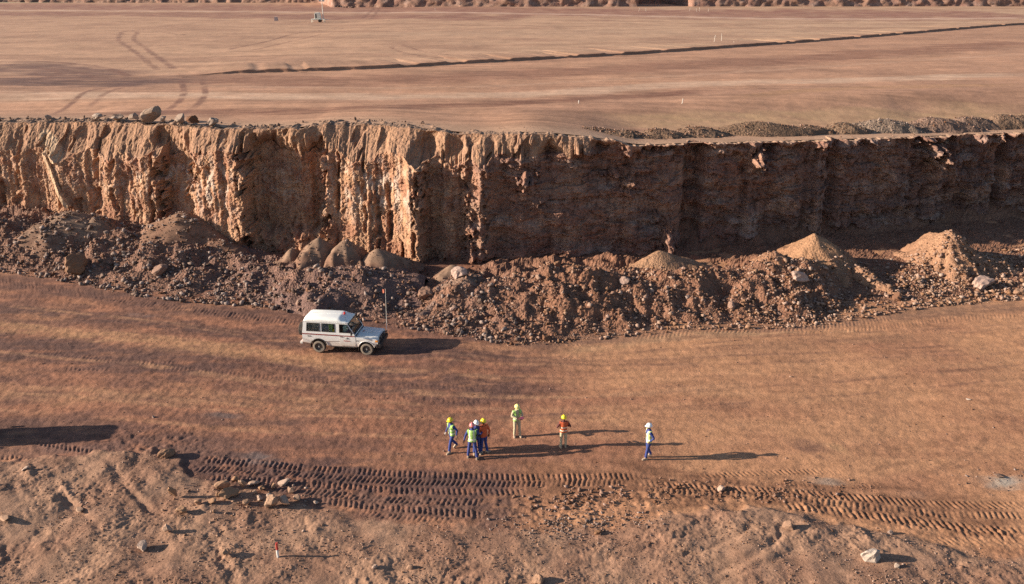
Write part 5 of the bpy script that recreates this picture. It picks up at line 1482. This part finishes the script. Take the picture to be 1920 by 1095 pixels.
def person(label, group, spot, face, pose, mats, hat, vest=None, vest_open=False, bands='cross', height=1.76, z=None, sleeves=None, nod=0.0):
    """facing +x in its own axes; pose gives hand and foot targets"""
    shirt, trouser = mats
    root = empty('person', (spot[0], spot[1], float(floor_z(np.array([spot[0]]), np.array([spot[1]]))[0]) if z is None else z), face)
    tag(root, label, 'person', group)
    sc = height / 1.76
    root.scale = (sc, sc, sc)
    pz = pose.get('pelvis', .93); px0 = pose.get('pelvis_x', 0.0); ln = pose.get('lean', 0.0)
    def T(x, y, dz):                               # trunk point: dz above the pelvis, leaning forwards
        return Vector((px0 + x + math.sin(ln) * dz, y, pz + math.cos(ln) * dz))
    Yax = (0, 1, 0)
    mb = MB()
    tube_ring(mb, [(T(0, 0, -.09), .135, .10, Yax), (T(0, 0, .0), .170, .125, Yax), (T(0, 0, .12), .160, .115, Yax), (T(0, 0, .25), .165, .118, Yax), (T(.005, 0, .38), .185, .125, Yax),
                   (T(0, 0, .47), .190, .110, Yax), (T(0, 0, .525), .135, .085, Yax), (T(0, 0, .56), .062, .060, Yax)], 16)
    hd = T(.015 + .05 * nod, 0, .70)
    hv = Vector((math.sin(ln + nod), 0, math.cos(ln + nod)))
    tube_ring(mb, [(T(0, 0, .50), .060, .060, Yax), (T(.005, 0, .56), .055, .057, Yax), (hd - hv * .08, .060, .068, Yax)], 12)
    tube_ring(mb, [(hd - hv * .115 + Vector((.02, 0, 0)), .030, .035, Yax), (hd - hv * .085 + Vector((.012, 0, 0)), .056, .072, Yax), (hd - hv * .03, .072, .090, Yax), (hd + hv * .03, .077, .097, Yax),
                   (hd + hv * .075, .070, .088, Yax), (hd + hv * .11, .040, .050, Yax)], 14)
    fw = Vector((hv.z, 0, -hv.x))
    tube_ring(mb, [(hd - hv * .045 + fw * .086, .016, .016, Yax), (hd + hv * .01 + fw * .086, .009, .012, Yax)], 6)      # nose
    for s in (-1, 1): tube_ring(mb, [(hd - hv * .035 + Vector((0, s * .076, 0)), .010, .022, (0, 1, 0)), (hd + hv * .025 + Vector((0, s * .078, 0)), .010, .024, (0, 1, 0))], 6)
    segs = [(T(0, 0, -.1), T(0, 0, .50), .20, 'shirt'), (T(0, 0, .56), T(0, 0, .60), .06, 'skin'), (hd - hv * .1, hd + hv * .1, .10, 'skin')]
    arms = []
    for s, key in ((1, 'left'), (-1, 'right')):
        sh = T(0, s * .185, .46); el = Vector(pose[key + '_elbow']); wr = Vector(pose[key + '_hand'])
        sh2 = sh + (el - sh) * .1
        ax = Vector((1, 0, 0)) if abs((wr - el).normalized().x) < .9 else Vector((0, 0, 1))
        tube_ring(mb, [(T(0, s * .10, .455), .075, .075, (1, 0, 0)), (sh, .074, .070, (1, 0, 0)), (sh + (el - sh) * .5, .062, .058, ax), (el, .052, .050, ax)], 12)
        tube_ring(mb, [(el + (sh - el) * .12, .050, .050, ax), (el, .053, .052, ax), (el + (wr - el) * .4, .048, .046, ax), (el + (wr - el) * .9, .040, .036, ax), (wr, .028, .024, ax)], 12)
        segs += [(sh, el, .06, 'sleeve'), (el, el + (wr - el) * .86, .05, 'sleeve'), (el + (wr - el) * .93, wr, .03, 'skin')]
        arms.append((wr, el, s))
    feet = []
    for s, key in ((1, 'left'), (-1, 'right')):
        hp = T(0, s * .090, -.03); kn = Vector(pose[key + '_knee']); an = Vector(pose[key + '_foot'])
        tube_ring(mb, [(hp + Vector((0, 0, .05)), .085, .105, Yax), (hp + (kn - hp) * .2, .092, .104, Yax), (hp + (kn - hp) * .6, .080, .088, Yax), (kn, .066, .070, Yax),
                       (kn + (an - kn) * .35, .066, .070, Yax), (kn + (an - kn) * .75, .062, .064, Yax), (an + Vector((0, 0, .005)), .064, .068, Yax)], 12)
        segs += [(hp, kn, .09, 'trouser'), (kn, an, .07, 'trouser')]
        feet.append((an, s, pose.get(key + '_heel', 0.0), pose.get(key + '_toe_out', .15) * s))
    # one continuous skin over trunk, head and limbs
    me = bpy.data.meshes.new('body_raw'); me.from_pydata(mb.v, [], mb.f)
    bm = bmesh.new(); bm.from_mesh(me); bmesh.ops.recalc_face_normals(bm, faces=bm.faces); bm.to_mesh(me); bm.free()
    tmp = bpy.data.objects.new('body_raw', me); COL.objects.link(tmp)
    rm = tmp.modifiers.new('r', 'REMESH'); rm.mode = 'VOXEL'; rm.voxel_size = 0.021
    sm = tmp.modifiers.new('s', 'SMOOTH'); sm.factor = 0.5; sm.iterations = 3
    dg = bpy.context.evaluated_depsgraph_get()
    bme = bpy.data.meshes.new_from_object(tmp.evaluated_get(dg)); bme.name = 'body'
    bpy.data.objects.remove(tmp); bpy.data.meshes.remove(me)
    nv = len(bme.vertices)
    co = np.empty(nv * 3, np.float32); bme.vertices.foreach_get('co', co); co = co.reshape(-1, 3)
    nf = len(bme.polygons)
    ce = np.empty(nf * 3, np.float32); bme.polygons.foreach_get('center', ce); ce = ce.reshape(-1, 3)
    best = np.full(nf, 9.0); reg = np.zeros(nf, int)
    names = ['shirt', 'sleeve', 'trouser', 'skin']
    for a, b, r, nm in segs:
        a, b = np.array(a), np.array(b); d = b - a; L2 = max((d * d).sum(), 1e-9)
        t = np.clip(((ce - a) @ d) / L2, 0, 1)
        dist = np.linalg.norm(ce - a - t[:, None] * d, axis=1) / r
        m = dist < best; best = np.where(m, dist, best); reg = np.where(m, names.index(nm), reg)
    tz = np.array(T(0, 0, .02)); ax = np.array(T(0, 0, .5)) - tz; ax /= np.linalg.norm(ax)
    hgt = (ce - tz) @ ax
    trunk = reg == 0
    reg = np.where(trunk & (hgt < 0.0), 2, reg)
    # clothes wrinkle a little
    no = np.empty(nv * 3, np.float32); bme.vertices.foreach_get('normal', no); no = no.reshape(-1, 3)
    wr_ = 0.007 * fbm(co[:, 0] * 14 + co[:, 1] * 9, co[:, 2] * 16, 2, 401)
    wr_ = np.where(co[:, 2] > float(T(0, 0, .56).z), 0, wr_)
    bme.vertices.foreach_set('co', (co + no * wr_[:, None]).astype(np.float32).ravel())
    slot = {0: 0, 1: 1, 2: 2, 3: 3}
    for m_ in (shirt, sleeves or shirt, trouser, M_SKIN, M_HAIRD, M_LIPS): bme.materials.append(m_)
    bme.polygons.foreach_set('material_index', reg.astype(np.int32)); bme.polygons.foreach_set('use_smooth', np.ones(nf, bool))
    # hands, eyes and mouth belong to the same mesh
    ex = MB()
    for wr, el, s in arms: hand(ex, wr, el, s, 3, pose.get('curl', .6))
    for s in (-1, 1): ex.box(hd + hv * .012 + fw * .088 + Vector((0, s * .032, 0)), (.012, .026, .012), 4)
    ex.box(hd - hv * .068 + fw * .078, (.014, .044, .012), 5)
    bm = bmesh.new(); bm.from_mesh(bme)
    vsn = [bm.verts.new(p) for p in ex.v]
    for f, mi in zip(ex.f, ex.m):
        nfc = bm.faces.new([vsn[i] for i in f]); nfc.material_index = mi
    bm.to_mesh(bme); bm.free()
    ob = bpy.data.objects.new('body', bme); COL.objects.link(ob); ob.parent = root
    # boots
    for an, s, heel, out in feet:
        bt = MB(); pr = [(-.085, .035, .10), (-.06, .042, .10), (.0, .046, .105), (.06, .048, .075), (.13, .046, .060), (.175, .030, .045)]
        P = []
        for x, w, hh in pr: P += [(x, -w, 0), (x, w, 0), (x, w * .8, hh), (x, -w * .8, hh)]
        F = [(i * 4 + k, i * 4 + (k + 1) % 4, i * 4 + 4 + (k + 1) % 4, i * 4 + 4 + k) for i in range(len(pr) - 1) for k in range(4)] + [(0, 1, 2, 3), (20, 21, 22, 23)]
        bt.add(P, F); bt.box((.045, 0, -.012), (.27, .095, .024))
        bo = bt.build('boot', [M_BOOT], root, bevel=.012)
        bo.location = an + Vector((0, 0, -.095)); bo.rotation_euler = (0, heel, out)
        if heel: bo.location = an + Vector((.03, 0, -.06))
    # helmet: dome, ridge, brim with a peak
    h = MB()
    h.lathe([(0, .128), (.02, .130), (.06, .122), (.095, .098), (.118, .060), (.126, .0)], 'z', 22)
    br = [(math.cos(2 * math.pi * k / 22), math.sin(2 * math.pi * k / 22)) for k in range(22)]
    P = [(.125 * c_, .122 * s_, .004) for c_, s_ in br] + [((.150 + .050 * max(0, c_) ** 2) * c_, .142 * s_, -.010) for c_, s_ in br]
    h.add(P, [(k, (k + 1) % 22, 22 + (k + 1) % 22, 22 + k) for k in range(22)])
    h.box((0, 0, .118), (.17, .028, .020))
    ht = h.build('hard_hat', [hat], root, smooth=True)
    ht.location = hd + hv * .035; ht.rotation_euler = (0, ln + nod, 0)
    ht.scale = (1, .94, 1)
    # vest: a jacket over the trunk, cut from the body's own surface
    if vest:
        bandm = M_BAND if vest is not M_VESTW else M_BANDW
        vm = bpy.data.meshes.new('safety_vest'); bm = bmesh.new(); bm.from_mesh(ob.data)
        lat = lambda c_: c_.y
        keep = []
        for f in bm.faces:
            c_ = f.calc_center_median(); hz = (c_ - T(0, 0, .02)).dot(Vector(ax))
            fx = (c_ - T(0, 0, hz + .02)).dot(Vector((math.cos(ln), 0, -math.sin(ln))))
            ok = f.material_index in (0,) and -.02 < hz < .50
            ok = ok or (f.material_index == 1 and .33 < hz < .52 and abs(c_.y) < .205)
            ok = ok or (f.material_index == 2 and -.06 < hz <= 0.0)
            if ok and vest_open and fx > 0.02 and abs(c_.y) < .055 + .03 * (hz > .38): ok = False
            if ok: keep.append((f, hz, c_))
        kf = {f for f, _, _ in keep}
        for f, hz, c_ in keep:
            b = 0
            if bands == 'cross' and (.03 < hz < .085 or abs(abs(c_.y) - .085) < .022): b = 1
            if bands == 'low' and (.02 < hz < .07 or .20 < hz < .245): b = 1
            if bands == 'wide' and (hz < .09 or abs(abs(c_.y) - .10) < .045): b = 1
            f.material_index = b
        bmesh.ops.delete(bm, geom=[f for f in bm.faces if f not in kf], context='FACES')
        for v_ in bm.verts: v_.co += v_.normal * .016
        ext = bmesh.ops.solidify(bm, geom=bm.faces[:], thickness=.006)
        bm.to_mesh(vm); bm.free()
        vm.materials.append(vest); vm.materials.append(bandm)
        vo = bpy.data.objects.new('safety_vest', vm); COL.objects.link(vo); vo.parent = root
    return root

STAND = dict(left_elbow=(-.03, .27, 1.15), left_hand=(.05, .29, .90), right_elbow=(-.03, -.27, 1.15), right_hand=(.05, -.29, .90),
             left_knee=(.02, .11, .50), left_foot=(0, .13, .10), right_knee=(.02, -.11, .50), right_foot=(0, -.13, .10))
GP = 'men in helmets standing on the pit floor'
def pose(**k):
    p = dict(STAND); p.update(k); return p
WALK = pose(left_knee=(.16, .10, .52), left_foot=(.24, .11, .10), right_knee=(-.06, -.10, .50), right_foot=(-.33, -.10, .17), right_heel=.55,
            left_elbow=(-.12, .27, 1.16), left_hand=(-.06, .30, .92), right_elbow=(.02, -.27, 1.14), right_hand=(.16, -.26, .92), lean=.06, pelvis=.91)
person('man walking in yellow helmet, open lime vest and blue overalls, furthest left', GP, unproj(848, 844), R(-142), WALK, (M_BLUE, M_BLUE), M_HATY, M_VESTG, True, 'low', 1.76)
person('man in pink helmet and lime vest with his back to the camera', GP, unproj(886, 858), R(82),
       pose(left_knee=(.04, .16, .50), left_foot=(0, .21, .10), right_knee=(.02, -.15, .50), right_foot=(-.08, -.22, .10), right_elbow=(.12, -.28, 1.18), right_hand=(.28, -.16, 1.33),
            left_elbow=(-.05, .30, 1.15), left_hand=(-.02, .36, .90), lean=.05), (M_BLUE, M_BLUE), M_HATP, M_VESTG, False, 'cross', 1.78)
person('man in white helmet half hidden behind the lime-vested man', GP, unproj(894, 850), R(-75),
       pose(right_elbow=(.05, -.26, 1.16), right_hand=(.27, -.12, 1.18), left_elbow=(.05, .26, 1.16), left_hand=(.27, .10, 1.15)), (M_BLUE, M_BLUE), M_HATW, None, False, 'low', 1.75)
person('man in yellow helmet and orange vest standing in the group of three', GP, unproj(907.5, 847.5), R(128),
       pose(left_elbow=(.05, .27, 1.16), left_hand=(.25, .18, 1.22), right_elbow=(-.06, -.28, 1.15), right_hand=(-.04, -.27, .90), left_foot=(.05, .12, .10), right_foot=(-.10, -.12, .10)),
       (M_VESTO, M_BLUE), M_HATY, M_VESTO, False, 'none', 1.76)
p5_spot = unproj(969, 817.5)
person('man in pale yellow helmet, lime vest and khaki clothes looking at his hands', GP, p5_spot, R(-72),
       pose(left_elbow=(.03, .28, 1.17), left_hand=(.27, .12, 1.14), right_elbow=(.03, -.28, 1.17), right_hand=(.28, -.06, 1.14), left_foot=(.05, .14, .10), left_knee=(.04, .12, .50), nod=.35),
       (M_KHAKI, M_KHAKI), M_HATYP, M_VESTG, True, 'low', 1.74, nod=.4)
person('man in yellow helmet, orange vest and khaki trousers seen from behind', GP, unproj(1056, 840.5), R(98),
       pose(left_elbow=(-.02, .33, 1.17), left_hand=(.20, .16, 1.12), right_elbow=(-.02, -.33, 1.17), right_hand=(.20, -.16, 1.12), left_foot=(0, .12, .10), right_foot=(.03, -.12, .10)),
       (M_MAROON, M_KHAKI), M_HATY, M_VESTO, False, 'low', 1.70)
person('man in white helmet and pale vest walking alone, furthest right', GP, unproj(1214, 860.5), R(-172),
       pose(left_knee=(.06, .09, .51), left_foot=(.12, .10, .10), right_knee=(.0, -.09, .50), right_foot=(-.17, -.09, .14), right_heel=.35,
            left_elbow=(-.14, .27, 1.16), left_hand=(.02, .22, .98), right_elbow=(-.14, -.27, 1.16), right_hand=(.02, -.22, .98), lean=.02, pelvis=.92),
       (M_BLUE, M_BLUE), M_HATW, M_VESTW, True, 'cross', 1.82)
# notebook in the khaki man's hands
nb = MB(); nb.box((0, 0, 0), (.24, .17, .02), 0); nb.box((0, 0, -.013), (.225, .155, .006), 1)
no_ = nb.build('notebook', [paint('purple_cover', (.16, .03, .07), .6), paint('paper', (.75, .72, .66), .8)], None, bevel=.004)
fz = float(floor_z(np.array([p5_spot[0]]), np.array([p5_spot[1]]))[0])
no_.location = (p5_spot[0] + .33 * math.cos(R(-72)) + .10, p5_spot[1] + .33 * math.sin(R(-72)) + .04, fz + 1.14)
no_.rotation_euler = (R(15), R(-12), R(25))
tag(no_, 'purple notebook held by the man in khaki clothes', 'notebook')
# two people and a spare helmet inside the vehicle
def in_vehicle(x, y, z):
    return vehicle.matrix_basis @ Vector((x, y, z))
SIT = dict(pelvis=.12, left_elbow=(.06, .26, .38), left_hand=(.28, .17, .30), right_elbow=(.06, -.26, .38), right_hand=(.28, -.17, .30),
           left_knee=(.40, .12, .14), left_foot=(.42, .12, -.26), right_knee=(.40, -.12, .14), right_foot=(.42, -.12, -.26), lean=.1)
bpy.context.view_layer.update()
p = in_vehicle(-.80, -.42, 1.16)
person('passenger in lime vest behind the second side window of the vehicle', 'people inside the vehicle', (p.x, p.y), VYAW + R(75), SIT, (M_BLUE, M_BLUE), M_HATYP, M_VESTG, False, 'cross', 1.6, z=p.z)
p = in_vehicle(.02, -.40, 1.20)
person('driver in a pale shirt behind the door window of the vehicle', 'people inside the vehicle', (p.x, p.y), VYAW,
       dict(SIT, pelvis=.08, left_hand=(.36, .16, .32), right_hand=(.36, -.16, .34), left_foot=(.62, .12, -.10), right_foot=(.62, -.12, -.10)), (M_PALESHIRT, M_BLUE), M_HATYP, None, False, 'low', 1.5, z=p.z)
hh = MB()
hh.lathe([(0, .150), (.012, .135), (.06, .126), (.10, .10), (.122, .06), (.13, .0)], 'z', 20)
ho = hh.build('hard_hat', [M_HATY], None, smooth=True)
ho.location = in_vehicle(-.50, -.62, 1.40); ho.rotation_euler = (R(25), 0, VYAW)
tag(ho, 'yellow helmet behind the second side window, right of the passenger', 'helmet')

# ------------------------------------------------------------------ small things
mp = empty('marker_post', (*unproj(522, 1050), 0)); mp.location.z = float(floor_z(np.array([mp.location.x]), np.array([mp.location.y]))[0]) + .02
tag(mp, 'short marker post with red top and white foot on the near bank', 'post')
mp.rotation_euler = (R(2), R(1.5), 0)
MB().tube((0, 0, -.1), (0, 0, .34), .045, .045, 10).build('white_foot', [paint('white_post_paint', (.8, .78, .74), .6, dirt=.15)], mp, smooth=False)
MB().tube((0, 0, .34), (0, 0, .66), .0455, .044, 10).build('red_top', [paint('red_post_paint', (.50, .05, .04), .6, dirt=.15)], mp)

def up_point(px, py):
    x, y = unproj(px, py, PZ)
    for _ in range(6):
        z = float(plateau_z(np.array([x]), np.array([y]))[0]); x, y = unproj(px, py, z)
    return x, y, float(plateau_z(np.array([x]), np.array([y]))[0])
M_STAKE = paint('white_stake', (.70, .64, .56), .7)
for px, py, hgt, tilt, lab in [
        (1339, 79, 1.3, .12, 'left one of two white stakes on the pale ground beyond the low step'), (1353, 77, 1.4, -.08, 'right one of two white stakes on the pale ground beyond the low step'),
        (1376, 83, .5, .0, 'short white peg right of the two stakes'), (1198, 22, 1.4, .05, 'white stake below the gap in the far face, left of a pair'),
        (1211, 22, 1.3, -.03, 'white stake below the gap in the far face, right of a pair'), (1293, 21, 1.3, .1, 'leftmost white stake of the row right of the far gap'),
        (1306, 22, 1.2, -.1, 'middle white stake of the row right of the far gap'), (1311, 22, 1.5, .05, 'taller white stake of the row right of the far gap'),
        (1328, 22, 1.2, .0, 'rightmost white stake of the row right of the far gap'), (1279, 194, .55, .15, 'thin white stake on the upper haul road'),
        (1085, 194 - 0, .4, .0, 'tiny white peg on the dark strip of the upper haul road'), (816, 20, 1.0, .0, 'white stake alone far off in mid picture')]:
    x, y, z = up_point(px, py)
    st = MB(); st.box((0, 0, hgt / 2 - .1), (.06, .04, hgt)); st.box((.02, 0, hgt - .2), (.10, .05, .10))
    o = st.build('survey_stake', [M_STAKE], None); o.location = (x, y, z); o.rotation_euler = (0, tilt, .4)
    tag(o, lab, 'stake', 'white survey stakes on the upper level')
# concrete block
x, y, z = up_point(518, 39)
cb = MB(); cb.add([(-.55, -.5, 0), (.55, -.5, 0), (.55, .5, 0), (-.55, .5, 0), (-.45, -.42, 1.05), (.45, -.42, 1.05), (.45, .42, 1.05), (-.45, .42, 1.05)],
                  [(3, 2, 1, 0), (4, 5, 6, 7), (0, 1, 5, 4), (1, 2, 6, 5), (2, 3, 7, 6), (3, 0, 4, 7)])
cb.tube((0, 0, 1.0), (0, 0, 1.15), .05)
o = cb.build('concrete_block', [paint('pinkish_concrete', (.46, .37, .35), .9, dirt=.2)], None, bevel=.04); o.location = (x, y, z - .02); o.rotation_euler = (0, 0, .2)
tag(o, 'pinkish concrete block far off, left of the light tower', 'block')
# light tower on its trailer
x, y, z = up_point(598, 41.5)
lt = empty('light_tower', (x, y, z), R(4)); lt.scale = (1.3, 1.3, 1.2); tag(lt, 'white mobile light tower on a trailer far off on the upper level', 'light tower')
M_CREAM = paint('cream_enamel', (.80, .78, .66), .5, dirt=.08)
M_GALV = paint('galvanised_steel', (.55, .53, .50), .5, .4)
f = MB(); f.box((-.1, 0, .62), (2.7, 1.3, .14)); f.tube((1.2, 0, .6), (2.2, 0, .5), .05)
for sx_ in (-1.35, 1.15):
    for sy_ in (-.75, .75): f.tube((sx_, sy_, .0), (sx_, sy_, .66), .05); f.box((sx_, sy_, .02), (.22, .22, .04))
f.build('trailer_frame', [M_CREAM], lt)
can = MB(); pr = [(-.75, .69), (-.75, 1.95), (-.45, 2.05), (.15, 2.05), (.42, 1.80), (.45, .69)]
n = len(pr); can.add([(a, -.55, b) for a, b in pr] + [(a, .55, b) for a, b in pr], [tuple(range(n)), tuple(range(2 * n - 1, n - 1, -1))] + [(k, (k + 1) % n, n + (k + 1) % n, n + k) for k in range(n)])
cn = can.build('engine_canopy', [M_CREAM], lt, bevel=.04)
MB().box((-.42, -.556, 1.32), (.26, .02, .85)).build('side_grille', [M_BLACK], cn)
for sy_ in (-.72, .72):
    wl = MB(); wl.lathe([(-.09, .0), (-.09, .24), (-.06, .31), (.06, .31), (.09, .24), (.09, .0)], 'y', 16, 0, (.25, sy_, .31)); wl.build('wheel', [M_RUBBER], lt)
ms = MB(); ms.tube((.95, 0, .66), (.95, 0, 2.9), .09); ms.tube((.95, 0, 2.9), (.95, 0, 5.0), .06); ms.box((.95, 0, 4.85), (.08, 1.3, .08)); ms.box((.95, 0, 4.45), (.9, .08, .08))
mast = ms.build('mast', [M_GALV], lt)
for dx, dy in ((-.35, -.6), (.35, -.6), (-.35, .6), (.35, .6)):
    MB().box((.95 + dx, dy * .8, 4.55 + (.25 if dy > 0 else 0)), (.42, .22, .34)).build('flood_lamp', [M_GALV], mast)
# dark lumps in a row far off
for k, (px, py) in enumerate([(634, 13.5), (640, 13.6), (645, 14), (650, 14.3), (655, 14.6), (660, 14.8)]):
    x, y, z = up_point(px, py)
    o = bpy.data.objects.new('boulder', _rock_cache[[q for q in _rock_cache if 'dark' in q][0]]); COL.objects.link(o)
    o.location = (x, y, z + .2); o.scale = (.7 + .2 * (k % 3), .6, .5 + .1 * (k % 2)); o.rotation_euler = (0, 0, k * 1.3)
    tag(o, ['leftmost dark lump of the short row behind the light tower', 'second dark lump from the left in the far row', 'third dark lump from the left in the far row', 'third dark lump from the right in the far row',
            'second dark lump from the right in the far row', 'rightmost dark lump of the short row behind the light tower'][k], 'boulder', 'row of dark lumps far off')
